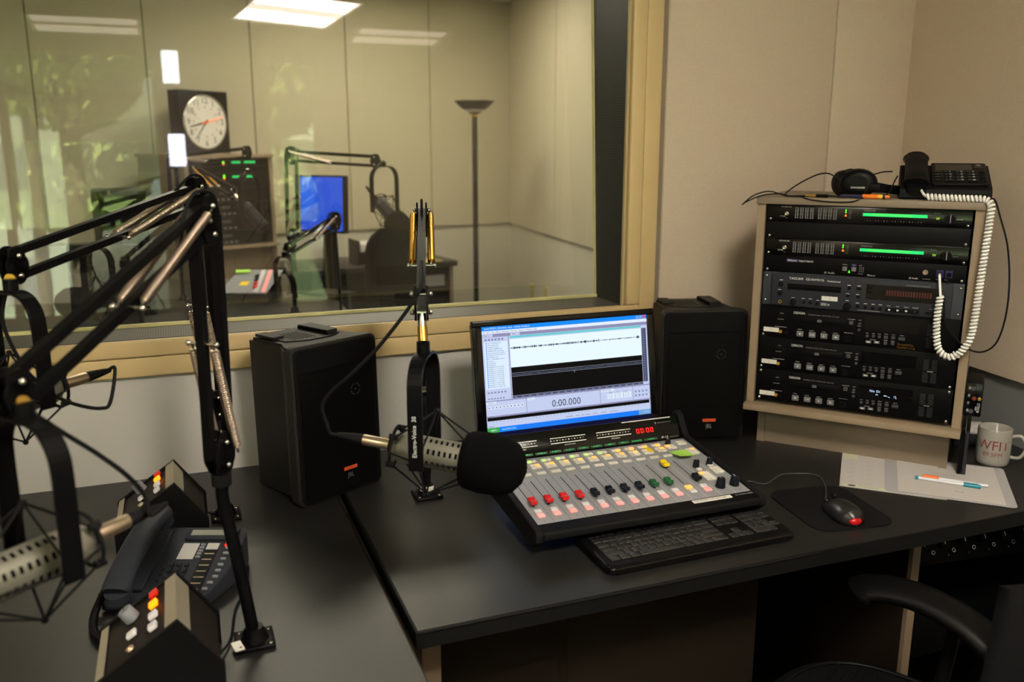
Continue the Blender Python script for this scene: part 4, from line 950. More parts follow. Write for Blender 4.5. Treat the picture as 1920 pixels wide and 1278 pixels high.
# ---------------------------------------------------------------- small amplifier on the hutch side
t = thing('headphone_amplifier', 'small black headphone amplifier box fixed to the right side of the hutch', 'amplifier', H(.4995, .0, .908), (PI/2, 0, HY))
b = MB(); b.box(.001, 0, -.11, .040, .086, .004, 'plastic_black', .004, 3); b.build('case', t)
b = MB(); b.box(.003, .002, .004, .038, .084, .005, 'gloss_black', .0005); b.text('ROLLS', .033, .012, .0053, .0085, 'white_print', rot=PI/2); b.text('HA43', .0275, .017, .0053, .0042, 'white_print', rot=PI/2)
for k in range(4): b.rect(.008, .012+k*.019, .0125, .019+k*.019, .0053, 'grey_print')
b.build('front_plate', t)
for y in (.014, .072):
    b = MB(); b.lathe((.018, y, .005), (0, 0, 1), [(0, .0055), (.001, .0055), (.001, .0045)], 'key_mid', 16); b.build('knob', t)
b = MB(); b.cyl((.022, .047, .005), (.022, .047, .0065), .005, 'dark_mark', n=12); b.build('jack', t)
b = MB(); b.lathe((.0335, .047, .005), (0, 0, 1), [(0, .0045), (.0025, .0042), (.0025, .0018)], 'gold', 12); b.build('jack', t)
for k in range(2):
    t = thing('disc_case', ['black disc case standing against the right side of the hutch base, touching it', 'grey spined disc case beside the hutch base, farther from the hutch'][k], 'disc case', H(.5015+k*.0105, .03, DZ), (0, 0, HY), 'disc cases beside the hutch')
    b = MB(); b.box(0, 0, 0, .0095, .125, .128-.004*k, 'plastic_dark', .001); b.build('case', t)
    b = MB(); b.box(.001, -.0006, .004, .0085, 0, .122-.004*k, ['rack_black', 'recorder_grey'][k]); b.build('spine', t)
# ---------------------------------------------------------------- on top of the hutch
t = thing('desk_phone', 'black desk telephone with handset on top of the hutch', 'telephone', H(.305, .035, 1.432), (0, 0, HY+.12))
b = MB(); prof = [(0, 0), (.17, 0), (.17, .075), (.155, .082), (.01, .030), (0, .022)]
b.M = Matrix(((0, 0, 1, 0), (1, 0, 0, 0), (0, 1, 0, 0), (0, 0, 0, 1))); b.prism(prof, 0, .205, 'plastic_black'); b.build('body', t).modifiers.new('bevel', 'BEVEL').width = .005
an = math.atan2(.052, .145); PM = Matrix.Translation((0, .010, .031)) @ Matrix.Rotation(an, 4, 'X')
b = MB(PM); b.rrect(.072, .006, .198, .150, .006, 0, .006, 'plastic_dark', 4, top=.002); b.build('control_panel', t)
b = MB(PM); b.box(.082, .098, .006, .165, .138, .0068, 'lcd_dark'); b.build('display', t); 
b = MB(PM); b.text('at&t', .181, .122, .0065, .011, 'grey_print', 'CENTER'); b.add([(.181+.007*math.cos(a*.7), .134+.005*math.sin(a*.7), .0065) for a in range(9)], [tuple(range(9))], 'grey_print'); b.build('lettering', t)
for j in range(4):
    for i in range(3):
        b = MB(PM); x = .100+i*.026; y = .076-j*.018; b.box(x, y, .005, x+.022, y+.013, .009, 'plastic_black', .001); b.text('123456789*0#'[j*3+i], x+.014, y+.0065, .0092, .0125, 'white_print', 'CENTER'); b.rect(x+.001, y+.006, x+.008, y+.0072, .0092, 'grey_print'); b.build('key', t)
    b = MB(PM); b.box(.077, .078-j*.018, .005, .094, .087-j*.018, .009, 'plastic_black', .001); b.rect(.079, .082-j*.018, .092, .0832-j*.018, .0092, 'grey_print'); b.build('key', t)
    b = MB(PM); b.box(.180, .080-j*.018, .005, .193, .088-j*.018, .009, 'plastic_black', .001); b.build('key', t)
b = MB(PM); hs = [(.036, -.006, .010), (.036, .020, .020), (.036, .075, .020), (.036, .122, .021), (.036, .158, .014)]
def handset(b, P, w, m, fl=1.25):
    P = smooth(P, 5); R = []; n = 14; L = len(P)
    for i, p in enumerate(P):
        q = abs(i/(L-1)-.5)*2; ww = w*(1+(fl-1)*q**3)*(1 if q < .97 else .8); hh = .011*(1+.75*q**4)
        d = (P[min(i+1, L-1)]-P[max(i-1, 0)]).normalized(); sx = V((0, 0, 1)).cross(d).normalized(); up = d.cross(sx)
        R.append([p+sx*ww/2*math.copysign(abs(math.cos(a))**.8, math.cos(a))+up*hh*math.copysign(abs(math.sin(a))**.9, math.sin(a)) for a in [2*PI*k/n for k in range(n)]])
    b.skin(R, m)
    for e in (P[1], P[-2]):
        b.cyl(e+V((0, 0, -.004)), e+V((0, 0, -.022)), w*.46, m, n=16)
b2 = MB(PM); handset(b2, hs, .054, 'plastic_black'); b2.build('handset', t)
tp = t
# coiled white cord from the handset to the hybrid
def Hs(s, out, z): return H(s, -out, z)
t = thing('coiled_cord', 'white coiled telephone cord hanging down over the rack front', 'telephone cord', H(.34, 0, 1.44))
O = Matrix.Translation(-H(.34, 0, 1.44)); b = MB(O)
st = [H(.352, .035, 1.458), H(.362, .012, 1.446), H(.372, -.004, 1.4415)]
b.tube(smooth(st), .0032, 'cord_white', 8)
b.coil([H(.368, -.002, 1.4415), H(.41, -.004, 1.4405), H(.455, -.006, 1.440), H(.494, -.010, 1.439), H(.5085, -.020, 1.428), H(.510, -.026, 1.40), H(.508, -.03, 1.33), H(.505, -.034, 1.24), H(.502, -.038, 1.15), H(.496, -.042, 1.105), H(.476, -.046, 1.070), H(.452, -.046, 1.062), H(.432, -.044, 1.08), H(.424, -.042, 1.12), H(.422, -.04, 1.17), H(.424, -.036, 1.208)], .0060, .0034, 80, 'cord_white', 9, 5)
b.tube(smooth([H(.424, -.034, 1.206), H(.421, -.03, 1.225), H(.417, -.018, 1.250), H(.416, -.006, 1.256)]), .003, 'cord_white', 8)
b.build('cord', t)
t = thing('phone_cable', 'thin black cable looping beside the right edge of the hutch', 'cable', H(.51, 0, 1.43)); b = MB(Matrix.Translation(-H(.51, 0, 1.43)))
b.tube(smooth([H(.50, .04, 1.437), H(.515, .01, 1.437), H(.53, -.005, 1.40), H(.553, -.012, 1.33), H(.566, -.015, 1.24), H(.566, -.016, 1.16), H(.553, -.018, 1.10), H(.525, -.02, 1.076), H(.49, -.02, 1.083), H(.462, -.02, 1.11), H(.440, -.016, 1.14), H(.432, -.01, 1.2), H(.436, -.002, 1.255)], 8), .0022, 'rubber', 6); b.build('cable', t)
# headphones lying on the hutch
t = thing('headphones', 'black over ear headphones lying on top of the hutch left of the telephone', 'headphones', H(.190, .06, 1.432), (0, 0, HY))
def cup(c, ry, rx, label=None):
    M = Matrix.Translation(c) @ Matrix.Rotation(ry, 4, 'Z') @ Matrix.Rotation(rx, 4, 'X')
    b = MB(M); b.skin([[V((.046*s_*math.cos(a), z_, .036*s_*math.sin(a))) for a in [2*PI*k/24 for k in range(24)]] for z_, s_ in ((-.020, .5), (-.019, .78), (-.012, .95), (0, 1.0), (.006, 1))], 'plastic_dark'); o = b.build('ear_cup', t)
    b = MB(M); b.skin([[V((.046*s_*math.cos(a), z_, .036*s_*math.sin(a))) for a in [2*PI*k/24 for k in range(24)]] for z_, s_ in ((.006, .9), (.010, 1.02), (.018, 1.04), (.024, .95), (.024, .6))], 'headphone_pad'); b.build('ear_pad', t)
    if label:
        b = MB(M @ Matrix.Rotation(PI/2, 4, 'X')); b.text(label, 0, -.012, .0212, .0062, 'white_print', 'CENTER'); b.build('lettering', t)
cup((-.022, .018, .034), -.9, .1); cup((.012, 0, .037), .15, -.05, 'SENNHEISER')
b = MB(); b.strap(smooth([(.035, -.002, .03), (.06, .0, .028), (.095, .03, .02), (.11, .075, .018), (.08, .12, .018), (.02, .12, .02), (-.03, .08, .026), (-.035, .03, .034)], 6), .022, .007, (0, 0, 1), 'plastic_dark'); b.build('headband', t)
MB().box(.03, -.016, .020, .068, -.008, .036, 'plastic_dark', .002).build('slider', t)
t = thing('headphone_cable', 'black headphone cable looping over the left corner of the hutch', 'cable', H(.0, 0, 1.432)); b = MB(Matrix.Translation(-H(0, 0, 1.432))); q = .0018
b.tube(smooth([H(.175, .05, 1.45), H(.158, .045, 1.475), H(.13, .05, 1.492), H(.10, .05, 1.488), H(.06, .04, 1.466), H(.035, .03, 1.446), H(.03, .02, 1.4345), H(.06, .015, 1.435), H(.10, .03, 1.436), H(.15, .03, 1.435), H(.175, .03, 1.436)], 7), q, 'rubber', 6)
b.tube(smooth([H(.17, .02, 1.435), H(.12, .04, 1.436), H(.07, .02, 1.434), H(.03, .01, 1.436), H(-.005, -.01, 1.446), H(-.04, -.03, 1.436), H(-.065, -.045, 1.412), H(-.055, -.04, 1.420), H(-.02, -.02, 1.436), H(.02, -.004, 1.440), H(.05, -.01, 1.435), H(.075, -.012, 1.434), H(.10, -.016, 1.428), H(.14, -.016, 1.424), H(.19, -.016, 1.424), H(.215, -.014, 1.430), H(.225, .0, 1.436), H(.228, .03, 1.455)], 7), q, 'rubber', 6)
b.tube(smooth([H(.285, .02, 1.50), H(.26, .04, 1.498), H(.23, .05, 1.488), H(.215, .055, 1.482)], 6), q, 'rubber', 6)
b.tube(smooth([H(.27, .035, 1.437), H(.285, .02, 1.455), H(.292, .015, 1.475), H(.298, .02, 1.49)], 6), q, 'rubber', 6); b.build('cable', t)
b = MB(Matrix.Translation(-H(0, 0, 1.432))); b.cyl(H(.108, .02, 1.4365), H(.138, .018, 1.4365), .0042, 'plastic_dark'); b.cyl(H(.108, .02, 1.4365), H(.085, .022, 1.436), .0026, 'gold', n=10); b.sphere(H(.083, .022, 1.436), .0028, 'gold', n=8, k=6); b.build('plug', t)
t = thing('marker_pen', 'orange and dark blue marker lying on the hutch in front of the headphones', 'marker', H(.168, .002, 1.4385), (0, PI/2, HY)); t.rotation_euler = (0, 0, HY)
b = MB(); b.lathe((0, 0, 0), (1, 0, 0), [(0, .002), (.006, .0042), (.055, .0048)], 'tool_blue', 14); b.build('cap', t)
b = MB(); b.lathe((.055, 0, 0), (1, 0, 0), [(0, .0058), (.036, .0058)], 'tool_orange', 14); b.lathe((.090, 0, 0), (1, 0, 0), [(0, .0056), (.012, .0056)], 'tool_yellow', 14); b.lathe((.102, 0, 0), (1, 0, 0), [(0, .0058), (.006, .0058)], 'tool_blue', 14); b.lathe((.108, 0, 0), (1, 0, 0), [(0, .005), (.010, .0035)], 'tool_orange', 14); b.build('barrel', t)
# ---------------------------------------------------------------- spring mic arms
def boom(label, base, P1, T, E, spring_m='spring_steel', bh=.36, group='jointed microphone arms', lab=None, riser_r=.0105, sc=1.0, low=True, trunc=.5, detail=True):
    base = V(base); P1 = V(P1); T = V(T); E = V(E)
    t = thing('microphone_stand', label, 'microphone stand', base, (0, 0, 0), group); O = Matrix.Translation(-base)
    def B(): return MB(O)
    h = (E-T); h.z = 0; h.normalize(); nrm = V((-h.y, h.x, 0))
    b = B(); b.box(base.x-.032, base.y-.032, DZ+.0003, base.x+.032, base.y+.032, DZ+.008, 'metal_black', .002); b.lathe(base, (0, 0, 1), [(.008, .024), (.014, .021), (.03, .015)], 'metal_black', 20)
    b.build('base_plate', t)
    for x, y in ((-.024, -.024), (.024, -.024), (-.024, .024), (.024, .024)):
        b = B(); b.sphere(base+V((x, y, .008)), .0042, 'chrome', (1, 1, .5), 10, 6); b.build('screw', t)
    if lab:
        b = B(); d_ = V((-base.x, -base.y, 0)).normalized(); s_ = V((-d_.y, d_.x, 0)); c_ = base+d_*.0215+V((0, 0, .022))
        R = []
        for k in range(9):
            a = (k/8-.5)*2.0; p = base+(d_*math.cos(a)+s_*math.sin(a))*.0195; R.append(p)
        for a, c in zip(R, R[1:]): b.add([a+V((0, 0, .012)), c+V((0, 0, .012)), c+V((0, 0, .030)), a+V((0, 0, .030))], [(0, 1, 2, 3)], 'white_label')
        vs, fs = textmesh(lab, 'CENTER', 1.0)
        b.add([base+(d_*math.cos(x*.009/.0198)+s_*math.sin(x*.009/.0198))*.0199+V((0, 0, .021+y*.009)) for x, y in vs], fs, 'ink'); b.build('paper_label', t)
    top = V(P1)-V((0, 0, .05)) if low else V(P1)
    b = B(); b.tube(smooth([base+V((0, 0, .008)), base.lerp(top, .5), top+V((0, 0, -.03)), top, V(P1)+V((0, 0, -.02))], 5), riser_r, 'metal_black', 16); b.cyl(top, top+V((0, 0, .02)), riser_r*1.5, 'rubber'); b.build('riser', t)
    pl_t = .004; w_ = .040*sc
    def plates(c, dirs, r, nm='joint'):
        b = B()
        for s_ in (-1, 1):
            o_ = nrm*s_*.010
            pts = [c+d*r for d in dirs]
            b.cyl(c+o_-nrm*s_*.002, c+o_+nrm*s_*.002, r, 'metal_black', n=24)
            for d in dirs: b.cyl(c+o_+d*r*.9-nrm*s_*.002, c+o_+d*r*.9+nrm*s_*.002, r*.75, 'metal_black', n=20)
        b.build(nm, t)
        for d in dirs:
            b = B(); b.cyl(c+d*r*.95-nrm*.0155, c+d*r*.95+nrm*.0155, .0035, 'chrome', n=10); b.sphere(c+d*r*.95+nrm*.0155, .0048, 'chrome', n=10, k=6); b.sphere(c+d*r*.95-nrm*.0155, .0048, 'chrome', n=10, k=6); b.build('bolt', t)
    def seg(a, c, nm, flip=1, sp=True, w_=w_):
        d = (c-a).normalized(); q = nrm.cross(d).normalized()
        for s_ in (-1, 1):
            b = B(); pa = a+q*s_*w_/2; pc = c+q*s_*w_/2
            x = q*.0062*sc; y = nrm*.0075
            b.skin([[pa+x+y, pa-x+y, pa-x-y, pa+x-y], [pc+x+y, pc-x+y, pc-x-y, pc+x-y]], 'metal_black', True, False); b.build(nm, t)
        if sp:
            lowq = q if q.z < 0 else -q
            if abs(q.z) < .25: lowq = h*flip
            for s_ in (-1, 1):
                s0 = a-lowq*w_*.45+nrm*s_*.019; s1 = a.lerp(c, trunc)+lowq*w_*.5+nrm*s_*.019; L = (s1-s0).length
                b = B(); b.spring(s0.lerp(s1, .06), s0.lerp(s1, .94), .0062*sc, .0016, L/.0042 if detail else 20, spring_m, 8, 5); b.cyl(s0.lerp(s1, .05), s0.lerp(s1, .95), .0048*sc, spring_m, n=10)
                b.cyl(s0, s0.lerp(s1, .07), .0022, 'chrome', n=8); b.cyl(s1, s0.lerp(s1, .93), .0022, 'chrome', n=8); b.build('spring', t)
            b = B(); p_ = a.lerp(c, trunc)+lowq*w_*.5; b.cyl(p_-nrm*.024, p_+nrm*.024, .0032, 'chrome', n=10); b.sphere(p_+nrm*.025, .005, 'chrome', n=10, k=6); b.sphere(p_-nrm*.025, .005, 'chrome', n=10, k=6); b.build('pin', t)
    if low: seg(P1, T, 'lower_arm_bar', sp=spring_m != 'brass', w_=w_*1.25); plates(P1, [V((0, 0, 1)), V((0, 0, -.6))], .025*sc)
    seg(T, E, 'upper_arm_bar')
    d = (E-T).normalized()
    plates(T, [V((0, 0, .9)), V((0, 0, -.9)), h*.4], .025*sc); plates(E, [V((0, 0, .8)), V((0, 0, -.8))], .021*sc)
    b = B(); b.tube(smooth([T+V((0, 0, .0))-h*.034, T+V((0, 0, .034))-h*.026, T+V((0, 0, .044))+h*.002, T+V((0, 0, .034))+h*.03, T.lerp(E, .18)+V((0, 0, .016))], 6), .003, 'rubber', 8)
    b.tube(smooth([T.lerp(E, k/6)+V((0, 0, .016))+nrm*.004 for k in range(1, 7)], 4), .003, 'rubber', 8); b.build('cable', t)
    return t
def microphone(label, mlabel, A, yaw, tilt, up, sock='brass', screen=True, body_m='mic_beige', writing=None, sc=1.0, mic=True, group='broadcast microphones'):
    """A = point on the tilt axle; up = where the yoke hangs from"""
    A = V(A); up = V(up)
    m = thing('shock_mount', mlabel, 'shock mount', A, (0, 0, yaw), 'u shaped microphone yokes')
    Li = (Matrix.Translation(A) @ Matrix.Rotation(yaw, 4, 'Z')).inverted(); U_ = Li @ up
    yw_, zt = .064*sc, .175*sc
    b = MB(); P = [(0, -yw_, -.012), (0, -yw_, .06), (0, -yw_, .115*sc), (0, -yw_*.93, .145*sc), (0, -yw_*.66, zt*.955), (0, -yw_*.3, zt), (0, 0, zt), (0, yw_*.3, zt), (0, yw_*.66, zt*.955), (0, yw_*.93, .145*sc), (0, yw_, .115*sc), (0, yw_, .06), (0, yw_, -.012)]
    b.strap(smooth(P, 3), .026*sc, .005, (1, 0, 0), 'metal_black'); o = b.build('yoke', m); bv = o.modifiers.new('bevel', 'BEVEL'); bv.width = .0012; bv.segments = 2
    if writing:
        b = MB(Matrix(((0, -1, 0, -.001), (0, 0, -1, -yw_-.0027), (1, 0, 0, 0), (0, 0, 0, 1)))); b.text(writing, .012, 0, 0, .0108, 'white_print', sx=.95); b.build('lettering', m)
    b = MB(); zz = U_.z; b.cyl((0, 0, zt-.004), (0, 0, zt+.022), .0115, 'metal_black', n=18); b.build('socket', m)
    b = MB(); b.cyl((0, 0, zt+.022), V((0, 0, zt+.022)).lerp(U_, .55), .0085, 'brass' if sock == 'brass' else 'chrome', n=16); b.cyl(V((0, 0, zt+.022)).lerp(U_, .55), U_, .0075, 'chrome', n=14); b.build('threaded_stem', m)
    Mt = Matrix.Rotation(tilt, 4, 'Y')
    if not mic: return m
    b = MB(Mt)
    xr, xf, ra = -.055*sc, .098*sc, .036*sc
    for x in (xr, xf): b.tube([(x, ra*math.cos(2*PI*k/20), ra*math.sin(2*PI*k/20)) for k in range(20)], .0028, 'rubber', 6, closed=True)
    for s_ in (-1, 1):
        ap = V((.012*sc, 0, s_*.078*sc)); b.sphere(ap, .005, 'rubber', n=8, k=6)
        for x in (xr, xf):
            for y in (-1, 1):
                e = V((x, y*ra*.8, s_*ra*.6)); b.cyl(e, ap, .0017, 'rubber', n=6); b.sphere(e, .0045, 'rubber', n=8, k=6)
        for y in (-1, 1): b.cyl(ap, (0, y*yw_*.94, 0), .0017, 'rubber', n=6)
    for y in (-1, 1):
        for x in (xr, xf): b.cyl((x, y*ra, 0), (0, y*yw_*.94, 0), .0017, 'rubber', n=6)
    for k in range(4):
        a = PI/4+k*PI/2; b.cyl((xr-.006, ra*math.cos(a), ra*math.sin(a)), (xr+.008, ra*math.cos(a), ra*math.sin(a)), .0055, 'rubber', n=8)
    b.build('elastic_frame', m)
    if not mic: return m
    t = thing('microphone', label, 'microphone', A, (0, 0, yaw), group)
    b = MB(Mt); r = .027*sc
    b.lathe((-.058*sc, 0, 0), (1, 0, 0), [(0, .018*sc), (.004, r*.86), (.010, r*.95), (.014, r), (.150*sc, r), (.158*sc, r*.96)], body_m, 32); b.build('body', t)
    b = MB(Mt)
    for k in range(11):
        for j in range(8):
            a = 2*PI*j/8+.39; x = -.02*sc+k*.0098*sc
            c, s_ = math.cos(a), math.sin(a); tang = V((0, -s_, c)); o_ = V((0, c, s_))*(r+.0004)
            p = V((x, 0, 0))+o_; b.add([p-tang*.0045-V((.0022, 0, 0)), p+tang*.0045-V((.0022, 0, 0)), p+tang*.0045+V((.0022, 0, 0)), p-tang*.0045+V((.0022, 0, 0))], [(0, 1, 2, 3)], 'rack_gap')
    b.build('vent_slots', t)
    b = MB(Mt); b.lathe((-.066*sc, 0, 0), (1, 0, 0), [(0, .013*sc), (.008, .017*sc), (.010*sc, .018*sc)], 'rubber', 20); b.build('tail_ring', t)
    b = MB(Mt); b.lathe((-.066*sc, 0, 0), (-1, 0, 0), [(0, .0095), (.004, .0098), (.046, .0098), (.050, .0085)], 'xlr_nickel' if sock != 'red' else 'red_sleeve', 20); o = b.build('connector', t)
    b = MB(Mt); b.lathe((-.114*sc, 0, 0), (-1, 0, 0), [(0, .0095), (.012, .0088), (.036, .006), (.048, .004)], 'rubber', 16); b.build('connector_boot', t)
    if screen:
        b = MB(Mt); b.lathe((.064*sc, 0, 0), (1, 0, 0), [(0, .033*sc), (.004, .044*sc), (.012, .050*sc), (.04*sc, .0535*sc), (.075*sc, .052*sc), (.098*sc, .042*sc), (.112*sc, .024*sc), (.117*sc, .004)], 'foam_black', 32); b.build('foam_windscreen', t)
    return t
# centre arm, end on to the camera
TC = W(791, 412, 1.966); EC = W(790, 568, 1.47)
boom('microphone arm in the centre with brass springs, base labelled Mic 1', (.518, 1.911, DZ), (.515, 1.915, 1.02), TC, EC, 'brass', lab='Mic 1')
AC = W(798, 846, 1.45)
microphone('grey microphone with large black foam windscreen hanging in the centre', 'black yoke with white lettering holding the centre microphone', AC, math.radians(-30), math.radians(8), EC+V((0, 0, -.02)), writing='Electro-Voice  309A')
t = thing('microphone_cable', 'black cable curving from the centre arm down to its microphone', 'cable', W(608, 760, 1.46)); b = MB(Matrix.Translation(-W(608, 760, 1.46)))
Lc = Matrix.Translation(AC) @ Matrix.Rotation(math.radians(-30), 4, 'Z') @ Matrix.Rotation(math.radians(8), 4, 'Y')
b.tube(smooth([Lc @ V((-.158, 0, 0)), Lc @ V((-.175, 0, 0)), W(612, 792, 1.47), W(604, 762, 1.47), W(620, 735, 1.47), W(660, 700, 1.46), W(705, 655, 1.45), W(750, 600, 1.45), W(776, 562, 1.45), W(789, 535, 1.46), EC.lerp(TC, .25)+V((0, 0, .03))], 8), .0033, 'rubber', 8); b.build('cable', t)
# guest arms at left
TB = W(368, 368, 1.848); EB = W(24, 497, 1.42)
boom('farther microphone arm at left, higher and less steep of the two', (.059, 1.958, DZ), (.050, 1.955, 1.0), TB, EB)
AB = W(46, 742, 1.40)
microphone('microphone at the far left whose plug points right above the guest desk', 'black yoke of the farther left microphone', AB, math.radians(219), math.radians(3), EB+V((0, 0, -.02)), sock='brass')
TA = W(384, 412, 1.345); EA = W(25, 738, .985)
boom('nearer microphone arm at left, sloping steeply down to the left edge', (.073, 1.401, DZ), (.040, 1.412, 1.075), TA, EA, lab=None)
AA = W(82, 1046, .975)
microphone('nearest microphone, blurred at the lower left edge', 'black yoke of the nearest left microphone', AA, math.radians(216), math.radians(3), EA+V((0, 0, -.02)), screen=False)
for nm, A_, yw_, tl, pts, lb in (('', AB, 219, 3, [(207, 753, 1.44), (190, 765, 1.43), (150, 760, 1.41), (110, 745, 1.40), (75, 720, 1.40), (40, 680, 1.40), (5, 600, 1.4), (18, 520, 1.42)], 'short black cable loop behind the farther left microphone'),
                            ('', AA, 216, 3, [(283, 965, 1.08), (272, 930, 1.08), (240, 893, 1.06), (185, 852, 1.04), (130, 818, 1.02), (85, 790, 1.0), (50, 765, .99), (30, 742, .98)], 'black cable arching from the nearest left microphone up to its arm')):
    L_ = Matrix.Translation(A_) @ Matrix.Rotation(math.radians(yw_), 4, 'Z') @ Matrix.Rotation(math.radians(tl), 4, 'Y')
    P = [L_ @ V((-.155, 0, 0)), L_ @ V((-.172, 0, 0))]+[W(*p) for p in pts]; t = thing('microphone_cable', lb, 'cable', P[0]); b = MB(Matrix.Translation(-P[0])); b.tube(smooth(P, 8), .0032, 'rubber', 8); b.build('cable', t)
b = MB()
t = thing('paper_tag', 'white paper tag on the base of the nearer left microphone arm', 'paper tag', (.046, 1.376, DZ+.0085), (0, 0, .2))
MB().box(-.008, -.008, 0, .008, .022, .0012, 'white_label').build('tag', t)
# ---------------------------------------------------------------- turret boxes
def turret(y0, y1, label):
    t = thing('talent_panel', label, 'control box', (-.07, y0, DZ), (0, 0, 0), 'slanted microphone control boxes')
    X = [(-.09, 0), (-.09, .060), (.028, .141), (.088, .056), (.088, 0)]; dy = y1-y0
    Ry = Matrix(((1, 0, 0, 0), (0, 0, 1, 0), (0, 1, 0, 0), (0, 0, 0, 1)))
    b = MB(Ry); b.prism([(-.087, .002), (-.087, .058), (.028, .1365), (.085, .055), (.085, .002)], .008, dy-.008, 'turret_panel'); b.build('body', t)
    for a, c in ((0, .009), (dy-.009, dy)):
        b = MB(Ry); b.prism([(x*1.03, z) for x, z in X], a, c, 'plastic_black'); o = b.build('end_cheek', t); bv = o.modifiers.new('bevel', 'BEVEL'); bv.width = .002; bv.segments = 2
    sl = math.atan2(.081, .118); M = Matrix.Translation((-.0885, 0, .0595)) @ Matrix.Rotation(-sl, 4, 'Y'); L = math.hypot(.118, .081)
    b = MB(M); b.box(0, .009, 0, .014, dy-.009, .0015, 'aluminium'); b.build('trim_strip', t)
    b = MB(M); b.box(L-.022, .009, 0, L-.001, dy-.009, .0012, 'aluminium'); b.build('trim_strip', t)
    b = MB(); b.add([(.0285, .009, .1378), (.046, .009, .1125), (.046, dy-.009, .1125), (.0285, dy-.009, .1378)], [(0, 1, 2, 3)], 'aluminium'); b.build('trim_strip', t)
    for f, m, lb in ((.84, 'lit_red_dim', 'red button'), (.64, 'lit_orange', 'lit orange button'), (.43, 'knob_grey', 'grey button'), (.23, 'knob_grey', 'grey button')):
        b = MB(M); b.box(L*.66, dy*f-.009, 0, L*.66+.014, dy*f+.008, .007, m if 'lit' in m else 'button_white', .0015); o = b.build('button', t); o['label'] = lb
    b = MB(M); b.box(L*.38, dy*.40-.009, 0, L*.38+.016, dy*.40+.008, .006, 'button_white', .0015); b.build('button', t)
    b = MB(M); b.lathe((L*.42, dy*.72, 0), (0, 0, 1), [(0, .0125), (.020, .0115), (.021, .009)], 'knob_grey', 20); b.box(L*.42-.001, dy*.72, .021, L*.42+.001, dy*.72+.010, .0215, 'ink'); b.build('volume_knob', t)
    b = MB(M); b.lathe((L*.42, dy*.17, 0), (0, 0, 1), [(0, .006), (.004, .006), (.004, .0035), (.001, .003)], 'xlr_nickel', 14); b.build('jack', t)
    return t
turret(1.258, 1.428, 'near black slanted control box with lit orange button, at the bottom left')
turret(1.832, 1.988, 'far black slanted control box behind the grey phone, near the wall')
t = thing('network_cable', 'short black cable leaving the right side of the near control box', 'cable', (.03, 1.36, DZ)); b = MB(Matrix.Translation((-.03, -1.36, -DZ)))
b.tube(smooth([(.0125, 1.36, DZ+.012), (.035, 1.42, DZ+.004), (.05, 1.52, DZ+.003), (.075, 1.6, DZ+.003), (.085, 1.68, DZ+.003)]), .0022, 'rubber', 6); b.build('cable', t)
t = thing('network_cable', 'short black cable behind the far control box beside the far arm base', 'cable', (.02, 1.93, DZ)); b = MB(Matrix.Translation((-.02, -1.93, -DZ)))
b.tube(smooth([(.0225, 1.95, DZ+.02), (.03, 1.955, DZ+.012), (.045, 1.985, DZ+.003), (.06, 2.02, DZ+.003)]), .0025, 'rubber', 6); b.build('cable', t)
# ---------------------------------------------------------------- grey desk phone at left
t = thing('office_phone', 'dark grey office telephone with handset and many keys on the guest desk', 'telephone', (-.177, 1.602, DZ), (0, 0, math.radians(-21)))
Rx = Matrix(((0, 0, 1, 0), (1, 0, 0, 0), (0, 1, 0, 0), (0, 0, 0, 1)))
b = MB(); Pf = [(0, 0), (.168, 0), (.192, .03), (.212, .10), (.212, .19), (.202, .205), (0, .205)]
sl = math.atan2(.05, .205)
n_ = len(Pf); b.add([(x, y, .002) for x, y in Pf]+[(x, y, .022+y*math.tan(sl)) for x, y in Pf], [tuple(range(n_))[::-1], tuple(range(n_, 2*n_))]+[(i, (i+1) % n_, n_+(i+1) % n_, n_+i) for i in range(n_)], 'phone_grey'); o = b.build('body', t); bv = o.modifiers.new('bevel', 'BEVEL'); bv.width = .004; bv.segments = 3
M = Matrix.Translation((0, 0, .0225)) @ Matrix.Rotation(sl, 4, 'X')
PX = Matrix.Translation((.0154, 0, 0)) @ Matrix.Diagonal((.78, 1, 1, 1))
M_ = M; M = M @ PX
b = MB(M); b.box(.105, .165, 0, .235, .198, .008, 'phone_grey', .002); b.box(.118, .174, .008, .225, .190, .0085, 'lcd_grey'); b.build('display', t)
b = MB(M); b.box(.107, .112, 0, .147, .158, .0012, 'acetate_glare'); o = b.build('label_window', t); o['label'] = 'clear label window coloured pale for its reflection'
b = MB(M); b.box(.168, .140, 0, .197, .158, .0014, 'acetate_glare'); o = b.build('label_window', t); o['label'] = 'clear label window coloured pale for its reflection'
b = MB(M); b.box(.166, .02, 0, .199, .140, .0008, 'plastic_dark')
for k in range(7): b.box(.170, .027+k*.0165, .0008, .194, .0295+k*.0165, .0012, 'xlr_nickel')
b.build('label_strip', t)
def oval(x, y, w_, h_, m, nm='key', z=.003):
    b = MB(M); b.rrect(x-w_/2, y-h_/2, x+w_/2, y+h_/2, h_*.48, 0, z, m, 5, top=.0015); b.build(nm, t)
for k in range(8): oval(.222-(0 if k > 1 else (2-k)*.006), .030+k*.0165, .014, .006, 'knob_grey')
for k in range(5): oval(.157, .118+k*.009, .012, .005, 'knob_grey')
for j in range(4):
    for i in range(3): oval(.104+i*.018, .045+j*.0165, .013, .010, 'phone_grey_dark', z=.005)
for j in range(3): oval(.088, .052+j*.0165, .008, .006, 'phone_grey_dark')
b = MB(M); b.sphere((.214, .151, .002), .0028, 'led_red', n=10, k=6); b.build('indicator_light', t)
M = M_
b = MB(M); handset(b, [(.040, -.012, .030), (.040, .02, .044), (.040, .10, .052), (.040, .175, .046), (.040, .212, .032)], .050, 'phone_grey', 1.12); b.build('handset', t)
